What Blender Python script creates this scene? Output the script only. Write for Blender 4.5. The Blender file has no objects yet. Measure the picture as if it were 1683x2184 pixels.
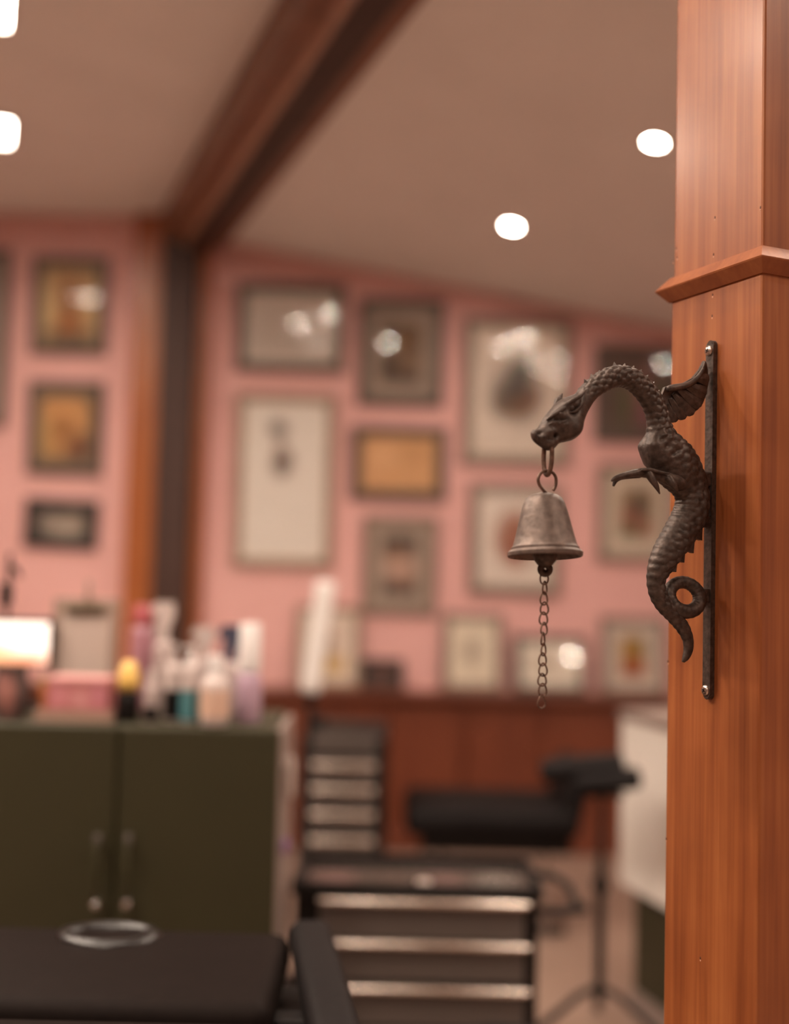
import bpy, bmesh, math, random
from math import sin, cos, tan, pi, radians, sqrt, floor, exp
from mathutils import Vector, Matrix, Quaternion

random.seed(7)
scene = bpy.context.scene
C = scene.collection

# ---------------------------------------------------------------- camera
FPX = 2400.0                      # focal length in pixels of the 1683x2184 frame
CAM = Vector((0, 0, 1.45))
PITCH = math.atan(125 / FPX)
ROLL = 0.0245
F = Vector((0, cos(PITCH), sin(PITCH)))
R0 = Vector((1, 0, 0)); U0 = Vector((0, -sin(PITCH), cos(PITCH)))
RR = R0 * cos(ROLL) + U0 * sin(ROLL)
UU = U0 * cos(ROLL) - R0 * sin(ROLL)
cd = bpy.data.cameras.new('camera')
cam = bpy.data.objects.new('camera', cd); C.objects.link(cam)
cam.matrix_world = Matrix(((RR.x, UU.x, -F.x, CAM.x), (RR.y, UU.y, -F.y, CAM.y), (RR.z, UU.z, -F.z, CAM.z), (0, 0, 0, 1)))
cd.sensor_fit = 'VERTICAL'; cd.lens = 50.0; cd.sensor_height = 50.0 * 2184 / FPX
cd.clip_start = 0.02
cd.dof.use_dof = True; cd.dof.focus_distance = 1.43; cd.dof.aperture_fstop = 1.24
scene.camera = cam

# ---------------------------------------------------------------- world, exposure
w = bpy.data.worlds.new('world'); scene.world = w; w.use_nodes = True
w.node_tree.nodes['Background'].inputs[0].default_value = (0.02, 0.014, 0.01, 1)
w.node_tree.nodes['Background'].inputs[1].default_value = 1.0
scene.view_settings.view_transform = 'Standard'
scene.view_settings.look = 'None'
scene.view_settings.gamma = 1.0
scene.view_settings.use_curve_mapping = False
scene.view_settings.exposure = 0.8
scene.cycles.diffuse_bounces = 3; scene.cycles.glossy_bounces = 3; scene.cycles.transmission_bounces = 4; scene.cycles.max_bounces = 6
scene.cycles.caustics_refractive = False
LIGHT_COL = (1.0, 0.835, 0.685)
PANEL_W = 6.5
FAR_W = 20.0
DOWN_W = 6.0
DOWN_L = 60.0

# ---------------------------------------------------------------- pixel -> place helpers (used for measuring only)
def ray(px, py):
    return F + RR * ((px - 841.5) / FPX) + UU * ((1092 - py) / FPX)
def at(px, py, Y):
    d = ray(px, py); return CAM + d * (Y / d.y)
def atz(px, py, z):
    d = ray(px, py); return CAM + d * ((z - CAM.z) / d.z)
def onplane(px, py, p0, n):
    d = ray(px, py); return CAM + d * ((p0 - CAM).dot(n) / d.dot(n))

# ---------------------------------------------------------------- mesh helpers
class MB:
    def __init__(s): s.v = []; s.f = []
    def add(s, vs, fs):
        k = len(s.v); s.v += [Vector(p) for p in vs]; s.f += [[i + k for i in f] for f in fs]; return s
    def box(s, c, size, M=None):
        x, y, z = [q / 2 for q in size]; c = Vector(c)
        vs = [Vector((a * x, b * y, d * z)) for a in (-1, 1) for b in (-1, 1) for d in (-1, 1)]
        if M is not None: vs = [M @ q for q in vs]
        return s.add([c + q for q in vs], [(0, 1, 3, 2), (4, 6, 7, 5), (0, 4, 5, 1), (2, 3, 7, 6), (0, 2, 6, 4), (1, 5, 7, 3)])
    def bm(s, b):
        b.verts.index_update()
        s.add([q.co.copy() for q in b.verts], [[q.index for q in f.verts] for f in b.faces]); b.free(); return s
    def rbox(s, c, size, r, seg=3, M=None):
        b = bmesh.new(); bmesh.ops.create_cube(b, size=1)
        for q in b.verts: q.co = Vector((q.co.x * size[0], q.co.y * size[1], q.co.z * size[2]))
        bmesh.ops.bevel(b, geom=b.edges[:], offset=min(r, min(size) * 0.49), segments=seg, affect='EDGES', profile=0.5)
        for q in b.verts:
            if M is not None: q.co = M @ q.co
            q.co += Vector(c)
        return s.bm(b)
    def tube(s, pts, rad, seg=10, closed=False, cap=True):
        pts = [Vector(p) for p in pts]; n = len(pts)
        if not hasattr(rad, '__len__'): rad = [rad] * n
        T = []
        for i in range(n):
            a = pts[(i - 1) % n] if closed or i > 0 else pts[i]
            b = pts[(i + 1) % n] if closed or i < n - 1 else pts[i]
            T.append((b - a).normalized())
        up = Vector((0, 0, 1)) if abs(T[0].z) < 0.9 else Vector((1, 0, 0))
        N = (up - T[0] * up.dot(T[0])).normalized(); vs = []
        for i in range(n):
            N = (N - T[i] * N.dot(T[i])).normalized(); B = T[i].cross(N)
            for k in range(seg):
                a = 2 * pi * k / seg
                vs.append(pts[i] + (N * cos(a) + B * sin(a)) * rad[i])
        fs = []
        for i in range(n if closed else n - 1):
            for k in range(seg):
                j = (i + 1) % n; l = (k + 1) % seg
                fs.append((i * seg + k, i * seg + l, j * seg + l, j * seg + k))
        if cap and not closed:
            fs.append(tuple(range(seg - 1, -1, -1))); fs.append(tuple((n - 1) * seg + k for k in range(seg)))
        return s.add(vs, fs)
    def lathe(s, prof, c=(0, 0, 0), seg=32, M=None, close=False):
        c = Vector(c); vs = []; fs = []; n = len(prof)
        for r, z in prof:
            for k in range(seg):
                a = 2 * pi * k / seg; q = Vector((r * cos(a), r * sin(a), z))
                vs.append(c + (M @ q if M is not None else q))
        for i in range(n if close else n - 1):
            for k in range(seg):
                l = (k + 1) % seg; j = (i + 1) % n
                fs.append((i * seg + k, i * seg + l, j * seg + l, j * seg + k))
        if not close:
            if prof[0][0] > 1e-6: fs.append(tuple(range(seg - 1, -1, -1)))
            if prof[-1][0] > 1e-6: fs.append(tuple((n - 1) * seg + k for k in range(seg)))
        return s.add(vs, fs)
    def prism(s, poly, off):
        """poly: list of 3D points, off: extrusion vector"""
        n = len(poly); off = Vector(off)
        vs = [Vector(p) for p in poly] + [Vector(p) + off for p in poly]
        fs = [tuple(range(n - 1, -1, -1)), tuple(range(n, 2 * n))]
        fs += [(i, (i + 1) % n, n + (i + 1) % n, n + i) for i in range(n)]
        return s.add(vs, fs)
    def ball(s, c, r, seg=16, rings=10, M=None):
        prof = [(max(1e-7, sin(pi * i / rings)), -cos(pi * i / rings)) for i in range(rings + 1)]
        rr = r if hasattr(r, '__len__') else (r, r, r)
        S = Matrix.Diagonal(rr)
        return s.lathe(prof, c, seg, (M @ S) if M is not None else S)

def root_loc(o):
    l = Vector((0, 0, 0))
    while o is not None: l += o.location; o = o.parent
    return l
def obj(name, mb, mat, parent=None, smooth=False, local=False, origin=None):
    me = bpy.data.meshes.new(name)
    off = Vector((0, 0, 0))
    if not local:
        if parent is not None: off = root_loc(parent)
        elif origin is not None: off = Vector(origin)
    me.from_pydata([tuple(q - off) for q in mb.v], [], [tuple(f) for f in mb.f]); me.update()
    b = bmesh.new(); b.from_mesh(me)
    bmesh.ops.remove_doubles(b, verts=b.verts, dist=1e-7)
    bmesh.ops.recalc_face_normals(b, faces=b.faces); b.to_mesh(me); b.free()
    if smooth is True:
        for p in me.polygons: p.use_smooth = True
    elif smooth:
        for p in me.polygons: p.use_smooth = True
        try: me.set_sharp_from_angle(angle=radians(smooth))
        except Exception: pass
    me.materials.append(mat)
    o = bpy.data.objects.new(name, me); C.objects.link(o)
    if parent is not None: o.parent = parent
    elif origin is not None: o.location = origin
    return o
def tag(o, label, cat, group=None):
    o['label'] = label; o['category'] = cat
    if group: o['group'] = group
    return o
def thing(name, label, cat, loc, group=None, rot=None):
    o = bpy.data.objects.new(name, None); C.objects.link(o); o.location = loc
    o.empty_display_size = 0.05
    if rot is not None: o.rotation_mode = 'QUATERNION'; o.rotation_quaternion = rot
    return tag(o, label, cat, group)
def struct(name, mb, mat, parent=None, smooth=False):
    o = obj(name, mb, mat, parent, smooth)
    if parent is None: o['kind'] = 'structure'
    return o
def catmull(P, n):
    """P: list of tuples, returns n samples"""
    out = []; m = len(P) - 1
    for i in range(n):
        t = i / (n - 1) * m; k = min(int(t), m - 1); f = t - k
        p0 = P[max(k - 1, 0)]; p1 = P[k]; p2 = P[k + 1]; p3 = P[min(k + 2, m)]
        out.append(tuple(0.5 * (2 * b + (c - a) * f + (2 * a - 5 * b + 4 * c - d) * f * f + (3 * b - a - 3 * c + d) * f ** 3)
                         for a, b, c, d in zip(p0, p1, p2, p3)))
    return out

# ---------------------------------------------------------------- materials
def mat(name, col, rough=0.5, metal=0.0, coat=0.0, noise=0.0, nscale=20.0, bump=0.0, spec=None, trans=0.0, alpha=1.0):
    m = bpy.data.materials.new(name); m.use_nodes = True
    nt = m.node_tree; p = nt.nodes['Principled BSDF']
    p.inputs['Base Color'].default_value = (*col, 1); p.inputs['Roughness'].default_value = rough
    p.inputs['Metallic'].default_value = metal; p.inputs['Coat Weight'].default_value = coat
    p.inputs['Coat Roughness'].default_value = 0.15
    if spec is not None: p.inputs['Specular IOR Level'].default_value = spec
    if trans: p.inputs['Transmission Weight'].default_value = trans
    if noise or bump:
        tc = nt.nodes.new('ShaderNodeTexCoord'); nz = nt.nodes.new('ShaderNodeTexNoise')
        nz.inputs['Scale'].default_value = nscale; nz.inputs['Detail'].default_value = 5
        nt.links.new(tc.outputs['Object'], nz.inputs['Vector'])
        if noise:
            mr = nt.nodes.new('ShaderNodeMapRange'); mr.inputs[1].default_value = 0.3; mr.inputs[2].default_value = 0.7
            mr.inputs[3].default_value = 1 - noise; mr.inputs[4].default_value = 1 + noise
            mx = nt.nodes.new('ShaderNodeVectorMath'); mx.operation = 'SCALE'; mx.inputs[0].default_value = col
            nt.links.new(nz.outputs['Fac'], mr.inputs[0]); nt.links.new(mr.outputs[0], mx.inputs['Scale'])
            nt.links.new(mx.outputs[0], p.inputs['Base Color'])
        if bump:
            bp = nt.nodes.new('ShaderNodeBump'); bp.inputs['Strength'].default_value = bump; bp.inputs['Distance'].default_value = 0.002
            nt.links.new(nz.outputs['Fac'], bp.inputs['Height']); nt.links.new(bp.outputs[0], p.inputs['Normal'])
    return m
def wood(name, ca, cb, cc, sx=40, sz=1.6, rough=0.3, coat=0.25, streak=0.6):
    m = bpy.data.materials.new(name); m.use_nodes = True
    nt = m.node_tree; p = nt.nodes['Principled BSDF']; L = nt.links.new
    tc = nt.nodes.new('ShaderNodeTexCoord'); mp = nt.nodes.new('ShaderNodeMapping')
    mp.inputs['Scale'].default_value = (sx, sx, sz)
    n1 = nt.nodes.new('ShaderNodeTexNoise'); n1.inputs['Scale'].default_value = 1.0; n1.inputs['Detail'].default_value = 6; n1.inputs['Distortion'].default_value = 0.6
    mp2 = nt.nodes.new('ShaderNodeMapping'); mp2.inputs['Scale'].default_value = (sx * 5, sx * 5, sz * 2.0)
    n2 = nt.nodes.new('ShaderNodeTexNoise'); n2.inputs['Scale'].default_value = 1.0; n2.inputs['Detail'].default_value = 3
    n3 = nt.nodes.new('ShaderNodeTexNoise'); n3.inputs['Scale'].default_value = 9.0; n3.inputs['Detail'].default_value = 2
    L(tc.outputs['Object'], mp.inputs[0]); L(mp.outputs[0], n1.inputs['Vector'])
    L(tc.outputs['Object'], mp2.inputs[0]); L(mp2.outputs[0], n2.inputs['Vector']); L(tc.outputs['Object'], n3.inputs['Vector'])
    r = nt.nodes.new('ShaderNodeValToRGB'); e = r.color_ramp.elements
    e[0].position = 0.3; e[0].color = (*ca, 1); e[1].position = 0.72; e[1].color = (*cc, 1)
    x = e.new(0.5); x.color = (*cb, 1)
    ad = nt.nodes.new('ShaderNodeMath'); ad.operation = 'MULTIPLY_ADD'; ad.inputs[1].default_value = 0.30; 
    L(n2.outputs['Fac'], ad.inputs[0])
    sb = nt.nodes.new('ShaderNodeMath'); sb.operation = 'MULTIPLY'; sb.inputs[1].default_value = 0.53; L(n1.outputs['Fac'], sb.inputs[0])
    s3 = nt.nodes.new('ShaderNodeMath'); s3.operation = 'MULTIPLY_ADD'; s3.inputs[1].default_value = 0.2; L(n3.outputs['Fac'], s3.inputs[0]); L(sb.outputs[0], s3.inputs[2])
    L(s3.outputs[0], ad.inputs[2]); L(ad.outputs[0], r.inputs[0]); L(r.outputs[0], p.inputs['Base Color'])
    p.inputs['Roughness'].default_value = rough; p.inputs['Coat Weight'].default_value = coat; p.inputs['Coat Roughness'].default_value = 0.2
    bp = nt.nodes.new('ShaderNodeBump'); bp.inputs['Strength'].default_value = 0.12; bp.inputs['Distance'].default_value = 0.001
    L(n2.outputs['Fac'], bp.inputs['Height']); L(bp.outputs[0], p.inputs['Normal'])
    return m
def emit(name, col, strength):
    m = bpy.data.materials.new(name); m.use_nodes = True; nt = m.node_tree; nt.nodes.clear()
    e = nt.nodes.new('ShaderNodeEmission'); o = nt.nodes.new('ShaderNodeOutputMaterial')
    e.inputs[0].default_value = (*col, 1); e.inputs[1].default_value = strength; nt.links.new(e.outputs[0], o.inputs[0]); m.cycles.emission_sampling = 'NONE'; return m
def pane_glass(name, ior=1.4):
    m = bpy.data.materials.new(name); m.use_nodes = True; nt = m.node_tree; nt.nodes.clear()
    t = nt.nodes.new('ShaderNodeBsdfTransparent'); g = nt.nodes.new('ShaderNodeBsdfGlossy'); g.inputs['Roughness'].default_value = 0.02
    f = nt.nodes.new('ShaderNodeFresnel'); f.inputs[0].default_value = ior
    x = nt.nodes.new('ShaderNodeMixShader'); o = nt.nodes.new('ShaderNodeOutputMaterial'); L = nt.links.new
    ge = nt.nodes.new('ShaderNodeNewGeometry'); mm = nt.nodes.new('ShaderNodeMath'); mm.operation = 'MULTIPLY_ADD'; mm.inputs[1].default_value = -1.0; mm.inputs[2].default_value = 1.0
    mu = nt.nodes.new('ShaderNodeMath'); mu.operation = 'MULTIPLY'; L(ge.outputs['Backfacing'], mm.inputs[0]); L(f.outputs[0], mu.inputs[0]); L(mm.outputs[0], mu.inputs[1])
    L(mu.outputs[0], x.inputs[0]); L(t.outputs[0], x.inputs[1]); L(g.outputs[0], x.inputs[2]); L(x.outputs[0], o.inputs[0]); return m
def print_mat(name, base, blobs, emission=0.0, noise=0.10, nscale=6.0, warp=0.08):
    """flat printed picture: ellipses / rectangles of colour on paper. blob: (kind, cx, cz, rx, rz, colour, softness)"""
    m = bpy.data.materials.new(name); m.use_nodes = True; nt = m.node_tree; L = nt.links.new
    p = nt.nodes['Principled BSDF']; p.inputs['Roughness'].default_value = 0.7
    tc = nt.nodes.new('ShaderNodeTexCoord'); nz = nt.nodes.new('ShaderNodeTexNoise'); nz.inputs['Scale'].default_value = nscale
    nz.inputs['Detail'].default_value = 3
    L(tc.outputs['Generated'], nz.inputs['Vector'])
    sub = nt.nodes.new('ShaderNodeVectorMath'); sub.operation = 'SUBTRACT'; sub.inputs[1].default_value = (.5, .5, .5); L(nz.outputs['Color'], sub.inputs[0])
    sc = nt.nodes.new('ShaderNodeVectorMath'); sc.operation = 'SCALE'; sc.inputs['Scale'].default_value = warp * 2; L(sub.outputs[0], sc.inputs[0])
    ad = nt.nodes.new('ShaderNodeVectorMath'); ad.operation = 'ADD'; L(tc.outputs['Generated'], ad.inputs[0]); L(sc.outputs[0], ad.inputs[1])
    n2 = nt.nodes.new('ShaderNodeTexNoise'); n2.inputs['Scale'].default_value = nscale * 2.2; L(tc.outputs['Generated'], n2.inputs['Vector'])
    mr = nt.nodes.new('ShaderNodeMapRange'); mr.inputs[1].default_value = .3; mr.inputs[2].default_value = .7; k_ = 1.0 if emission else 0.82; mr.inputs[3].default_value = (1 - noise) * k_; mr.inputs[4].default_value = (1 + noise) * k_
    L(n2.outputs['Fac'], mr.inputs[0])
    rgb = nt.nodes.new('ShaderNodeRGB'); rgb.outputs[0].default_value = (*base, 1); cur = rgb.outputs[0]
    for kind, cx, cz, rx, rz, col, soft in blobs:
        s1 = nt.nodes.new('ShaderNodeVectorMath'); s1.operation = 'SUBTRACT'; s1.inputs[1].default_value = (cx, 0, cz); L(ad.outputs[0], s1.inputs[0])
        s2 = nt.nodes.new('ShaderNodeVectorMath'); s2.operation = 'MULTIPLY'; s2.inputs[1].default_value = (1 / rx, 0, 1 / rz); L(s1.outputs[0], s2.inputs[0])
        if kind == 'e':
            ln = nt.nodes.new('ShaderNodeVectorMath'); ln.operation = 'LENGTH'; L(s2.outputs[0], ln.inputs[0]); d = ln.outputs['Value']
        else:
            ab = nt.nodes.new('ShaderNodeVectorMath'); ab.operation = 'ABSOLUTE'; L(s2.outputs[0], ab.inputs[0])
            sp = nt.nodes.new('ShaderNodeSeparateXYZ'); L(ab.outputs[0], sp.inputs[0])
            mxn = nt.nodes.new('ShaderNodeMath'); mxn.operation = 'MAXIMUM'; L(sp.outputs[0], mxn.inputs[0]); L(sp.outputs[2], mxn.inputs[1]); d = mxn.outputs[0]
        q = nt.nodes.new('ShaderNodeMapRange'); q.inputs[1].default_value = 1 - soft; q.inputs[2].default_value = 1 + soft; q.inputs[3].default_value = 1; q.inputs[4].default_value = 0
        L(d, q.inputs[0])
        mx = nt.nodes.new('ShaderNodeMixRGB'); mx.inputs[2].default_value = (*col, 1); L(q.outputs[0], mx.inputs[0]); L(cur, mx.inputs[1]); cur = mx.outputs[0]
    fin = nt.nodes.new('ShaderNodeVectorMath'); fin.operation = 'SCALE'; L(cur, fin.inputs[0]); L(mr.outputs[0], fin.inputs['Scale'])
    L(fin.outputs[0], p.inputs['Base Color'])
    if emission:
        p.inputs['Emission Strength'].default_value = emission; L(fin.outputs[0], p.inputs['Emission Color'])
    return m

M = {}
M['pink'] = mat('pink_paint', (0.70, 0.393, 0.365), 0.75, noise=0.05, nscale=2, bump=0.05)
M['ceiling'] = mat('ceiling_paint', (0.88, 0.86, 0.84), 0.85, noise=0.03, nscale=3)
M['floor'] = mat('floor_vinyl', (0.31, 0.21, 0.163), 0.4, noise=0.08, nscale=5)
M['front_wall'] = mat('front_wall_paint', (0.42, 0.26, 0.21), 0.8)
M['offwall'] = mat('plain_wall_paint', (0.66, 0.42, 0.36), 0.8, noise=0.04, nscale=3)
M['post'] = wood('varnished_pine', (0.17, 0.040, 0.012), (0.32, 0.093, 0.027), (0.48, 0.17, 0.054), rough=0.4, coat=0.4, sx=30)
M['post_matte'] = wood('satin_pine', (0.21, 0.054, 0.015), (0.31, 0.090, 0.026), (0.41, 0.135, 0.042), rough=0.55, coat=0.0, sx=30)
M['orange_wood'] = wood('orange_wood', (0.28, 0.075, 0.022), (0.38, 0.115, 0.034), (0.46, 0.15, 0.045), sx=20, sz=1.2)
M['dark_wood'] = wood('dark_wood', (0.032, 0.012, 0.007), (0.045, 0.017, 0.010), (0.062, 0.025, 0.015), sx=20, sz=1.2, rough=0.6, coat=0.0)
M['beam_wood'] = wood('beam_wood', (0.13, 0.052, 0.028), (0.19, 0.078, 0.042), (0.26, 0.11, 0.058), sx=14, sz=14, rough=0.5, coat=0.0)
M['lit_strip_wood'] = wood('lit_strip_wood', (0.25, 0.13, 0.082), (0.31, 0.16, 0.10), (0.37, 0.19, 0.12), sx=14, sz=14, rough=0.5, coat=0.0)  # lighter beam tone, light on the lower board's side put into the colour
M['red_wood'] = wood('red_wood', (0.115, 0.026, 0.010), (0.15, 0.035, 0.013), (0.19, 0.048, 0.018), sx=12, sz=1.0, rough=0.45, coat=0.1)
M['iron'] = mat('cast_iron', (0.080, 0.057, 0.047), 0.48, metal=0.45, noise=0.45, nscale=140, bump=0.5)
M['bell'] = mat('weathered_bell_metal', (0.160, 0.118, 0.100), 0.5, metal=0.5, noise=0.3, nscale=110, bump=0.35)
M['rust'] = mat('rusty_wire', (0.15, 0.085, 0.06), 0.5, metal=0.5, noise=0.4, nscale=160)
M['steel'] = mat('bright_screw_steel', (0.62, 0.54, 0.48), 0.3, metal=1.0)
M['chrome'] = mat('chrome', (0.75, 0.72, 0.7), 0.16, metal=1.0)
M['alu'] = mat('brushed_aluminium', (0.74, 0.65, 0.6), 0.34, metal=0.6)
M['pull'] = mat('polished_pull', (0.80, 0.68, 0.60), 0.22, metal=0.85)
M['black'] = mat('black_paint', (0.010, 0.008, 0.0075), 0.5, spec=0.2)
M['gloss_black'] = mat('gloss_black_vinyl', (0.010, 0.008, 0.0075), 0.3, spec=0.5)
M['vinyl'] = mat('black_vinyl', (0.010, 0.008, 0.008), 0.6, spec=0.10, noise=0.15, nscale=60)
M['vinyl_soft'] = mat('worn_black_vinyl', (0.010, 0.0065, 0.0055), 0.6, spec=0.05, noise=0.1, nscale=40)
M['drawer'] = mat('grey_drawer_paint', (0.085, 0.068, 0.060), 0.45)
M['green'] = mat('olive_green_paint', (0.036, 0.032, 0.014), 0.5, spec=0.35, noise=0.05, nscale=4)
M['side'] = mat('pale_edge_laminate', (0.25, 0.19, 0.165), 0.5)
M['side_pale'] = mat('pale_holder_plastic', (0.48, 0.40, 0.36), 0.4)
M['white'] = mat('white_laminate', (0.78, 0.74, 0.68), 0.5)
M['whiteplastic'] = mat('white_plastic', (0.76, 0.72, 0.70), 0.4)
M['frame_grey'] = mat('frame_grey_wood', (0.21, 0.145, 0.115), 0.55, noise=0.15, nscale=30)
M['frame_dark'] = mat('frame_dark_wood', (0.085, 0.058, 0.045), 0.5, noise=0.15, nscale=30)
M['frame_black'] = mat('frame_black_wood', (0.02, 0.017, 0.015), 0.45)
M['frame_tan'] = mat('frame_tan_wood', (0.30, 0.20, 0.145), 0.55, noise=0.15, nscale=30)
M['glass'] = pane_glass('picture_glass', 1.55)
M['lens'] = emit('lamp_lens', LIGHT_COL, DOWN_L)
M['panel'] = emit('lamp_panel', LIGHT_COL, 20)

# ================================================================ SETTING
D = 6.0
floor_o = struct('floor', MB().box((0, 1.5, -0.05), (9, 10, 0.1)), M['floor'])
wb = struct('wall_back', MB().box((0, D + 0.06, 1.9), (9, 0.12, 3.9)), M['pink'])
M['brown_wall'] = mat('brown_wall_paint', (0.24, 0.125, 0.095), 0.8, noise=0.05, nscale=3)
struct('wall_left', MB().box((-4.5, 1.5, 1.9), (0.12, 9.2, 3.9)), M['brown_wall'])
struct('wall_right', MB().box((4.0, 1.5, 1.9), (0.12, 9.2, 3.9)), M['offwall'])
struct('wall_front', MB().box((0, -3.1, 1.9), (9, 0.12, 3.9)), M['front_wall'])
# ceiling: level on the left of the beam, falling to the right of it
BA = radians(20.5)
bdir = Vector((-sin(BA), cos(BA), 0)); bq = Vector((cos(BA), sin(BA), 0))
def bp(q, s, z): return Vector((0, 0, z)) + bq * q + bdir * s
ZL = 3.33
def ZR(q): return 3.194 - 0.1846 * (q - 1.262)
ceil = struct('ceiling', MB().prism([bp(-7, -9, ZL), bp(1.0, -9, ZL), bp(1.0, 12, ZL), bp(-7, 12, ZL)], (0, 0, 0.08)), M['ceiling'])
struct('sloped_ceiling', MB().prism([bp(0.98, -9, ZR(0.98)), bp(6.5, -9, ZR(6.5)), bp(6.5, 12, ZR(6.5)), bp(0.98, 12, ZR(0.98))], (0, 0, 0.08)), M['ceiling'], ceil)
# stepped beam
def beam(q0, q1, z0, z1, s0=-3.0, s1=6.05):
    m = MB(); sE = lambda q: (D - bq.y * q) / bdir.y + 0.02
    m.prism([bp(q0, s0, z0), bp(q1, s0, z0), bp(q1, sE(q1), z0), bp(q0, sE(q0), z0)], (0, 0, z1 - z0)); return m
tb = struct('trim_1', beam(0.875, 1.20, 3.162, 3.40), M['beam_wood'])
struct('lower_board', beam(0.986, 1.105, 3.118, 3.17), M['dark_wood'], tb)
def sEnd(q): return (D - bq.y * q) / bdir.y + 0.02
sv_ = [bp(0.952, -3, 3.163), bp(0.987, -3, 3.117), bp(0.987, -3, 3.163), bp(0.952, sEnd(.952), 3.163), bp(0.987, sEnd(.987), 3.117), bp(0.987, sEnd(.987), 3.163)]
struct('lit_bevel_strip', MB().add(sv_, [(0, 1, 2), (5, 4, 3), (0, 3, 4, 1), (1, 4, 5, 2), (2, 5, 3, 0)]), M['lit_strip_wood'], tb)  # lit side of the lower board, painted as a paler strip
# pillar against the back wall: wide orange board with a dark board in front
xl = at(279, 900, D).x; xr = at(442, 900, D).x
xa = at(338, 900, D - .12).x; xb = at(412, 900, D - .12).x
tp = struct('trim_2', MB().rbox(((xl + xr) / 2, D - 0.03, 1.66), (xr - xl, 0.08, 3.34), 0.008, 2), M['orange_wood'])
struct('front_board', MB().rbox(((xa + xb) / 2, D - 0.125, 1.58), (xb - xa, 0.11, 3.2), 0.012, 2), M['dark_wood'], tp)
# wainscot of red boards with a ledge
ZLED = at(1000, 1477, D - 0.10).z
wn = struct('trim_3', MB().box((0, D - 0.03, ZLED / 2 - 0.02), (8.9, 0.05, ZLED - 0.06)), M['red_wood'])
px0 = -4.4
i = 0
while px0 < 4.3:
    wd = 0.40
    if px0 > -1.5:
        obj('panel', MB().rbox((px0 + wd / 2, D - 0.065, ZLED / 2 - 0.01), (wd - 0.008, 0.03, ZLED - 0.09), 0.006, 1), M['red_wood'], wn)
    px0 += wd
obj('ledge', MB().rbox((0, D - 0.07, ZLED - 0.02), (8.9, 0.14, 0.04), 0.008, 2), M['red_wood'], wn)
obj('skirting', MB().rbox((0, D - 0.085, 0.05), (8.9, 0.02, 0.10), 0.005, 1), M['red_wood'], wn)

# ================================================================ CEILING LIGHTS
def add_area(name, loc, nrm, size, watts, parent_loc, shape, parent, rotq=None, spread=150):
    l = bpy.data.lights.new(name, 'AREA'); l.shape = shape; l.size = size; l.energy = watts; l.color = LIGHT_COL
    l.spread = radians(180 if shape == 'DISK' else spread)
    o = bpy.data.objects.new(name, l); C.objects.link(o); o.parent = parent
    o.location = Vector((0, 0, -0.012)); return o
nR = (bq * 0.1846 + Vector((0, 0, 1))).normalized()
qR = Vector((0, 0, 1)).rotation_difference(nR)
def downlight(x, y, label, group=None, flat=False):
    q = Vector((x, y, 0)).dot(bq); z = ZL if flat else ZR(q)
    t = thing('recessed_downlight', label, 'downlight', (x, y, z), group, Quaternion() if flat else qR)
    obj('trim_ring', MB().lathe([(0.034, -0.001), (0.034, -0.007), (0.046, -0.005), (0.050, 0.0), (0.046, 0.002)], seg=32, close=True), M['whiteplastic'], t, smooth=40, local=True)
    obj('lens', MB().lathe([(1e-6, -0.009), (0.018, -0.0085), (0.029, -0.006), (0.033, -0.001), (1e-6, -0.001)], seg=14), M['lens'], t, local=True)
    add_area('downlight_glow', None, None, 0.064, DOWN_W, None, 'DISK', t)
    return t
DG = 'downlights in the ceiling'
downlight(0.498, 5.0, 'round lit recessed downlight above the framed pictures', DG)
downlight(0.905, 3.97, 'round lit recessed downlight beside the wooden post', DG)
OUT = 'round recessed downlight in the sloped ceiling out of view behind the post'
for k in range(2, 4): downlight(0.518 + 0.40 * k, 4.99 - 1.06 * k, OUT, DG)
for k in range(4): downlight(0.84 + 0.385 * k, 2.80 - 1.03 * k, OUT, DG)
for k in range(3): downlight(1.94 + 0.385 * k, 3.77 - 1.03 * k, OUT, DG)
for x, y in ((-0.63, 1.73), (-1.0, 0.83), (-0.10, 1.51)):
    downlight(x, y, 'round recessed downlight in the level ceiling overhead out of view', DG, True)
qz = Quaternion((0, 0, 1), BA)
def panel_light(x, y, label, group=None, watts=7.5):
    t = thing('ceiling_panel_light', label, 'panel light', (x, y, ZL), group, qz)
    h = 0.14
    m = MB()
    for a, b, c, d in ((-h - .01, 0, .02, 2 * h + .04), (h + .01, 0, .02, 2 * h + .04)): m.box((a, b, -0.006), (c, d, 0.02))
    for a, b, c, d in ((0, -h - .01, 2 * h, .02), (0, h + .01, 2 * h, .02)): m.box((a, b, -0.006), (c, d, 0.02))
    obj('frame', m, M['whiteplastic'], t, local=True)
    obj('diffuser', MB().box((0, 0, -0.005), (2 * h, 2 * h, 0.008)), M['panel'], t, local=True)
    add_area('panel_glow', None, None, 2 * h, watts, None, 'SQUARE', t)
pl_labels = {0: 'lit square ceiling panel at the left edge, nearer the wall', 1: 'lit square ceiling panel in the top left corner'}
for k in range(2):
    panel_light(-1.85 + 0.37 * k, 4.78 - 1.10 * k, pl_labels[k], 'square ceiling panels', PANEL_W)
for k in (1, 2, 3, 5):  # unseen row; last panel added to fill the post's shadow and bracket front
    panel_light(-2.75 + 0.365 * k, 4.3 - 1.03 * k, 'unseen square ceiling panel light added in the far left row', 'square ceiling panels', FAR_W)

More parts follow.
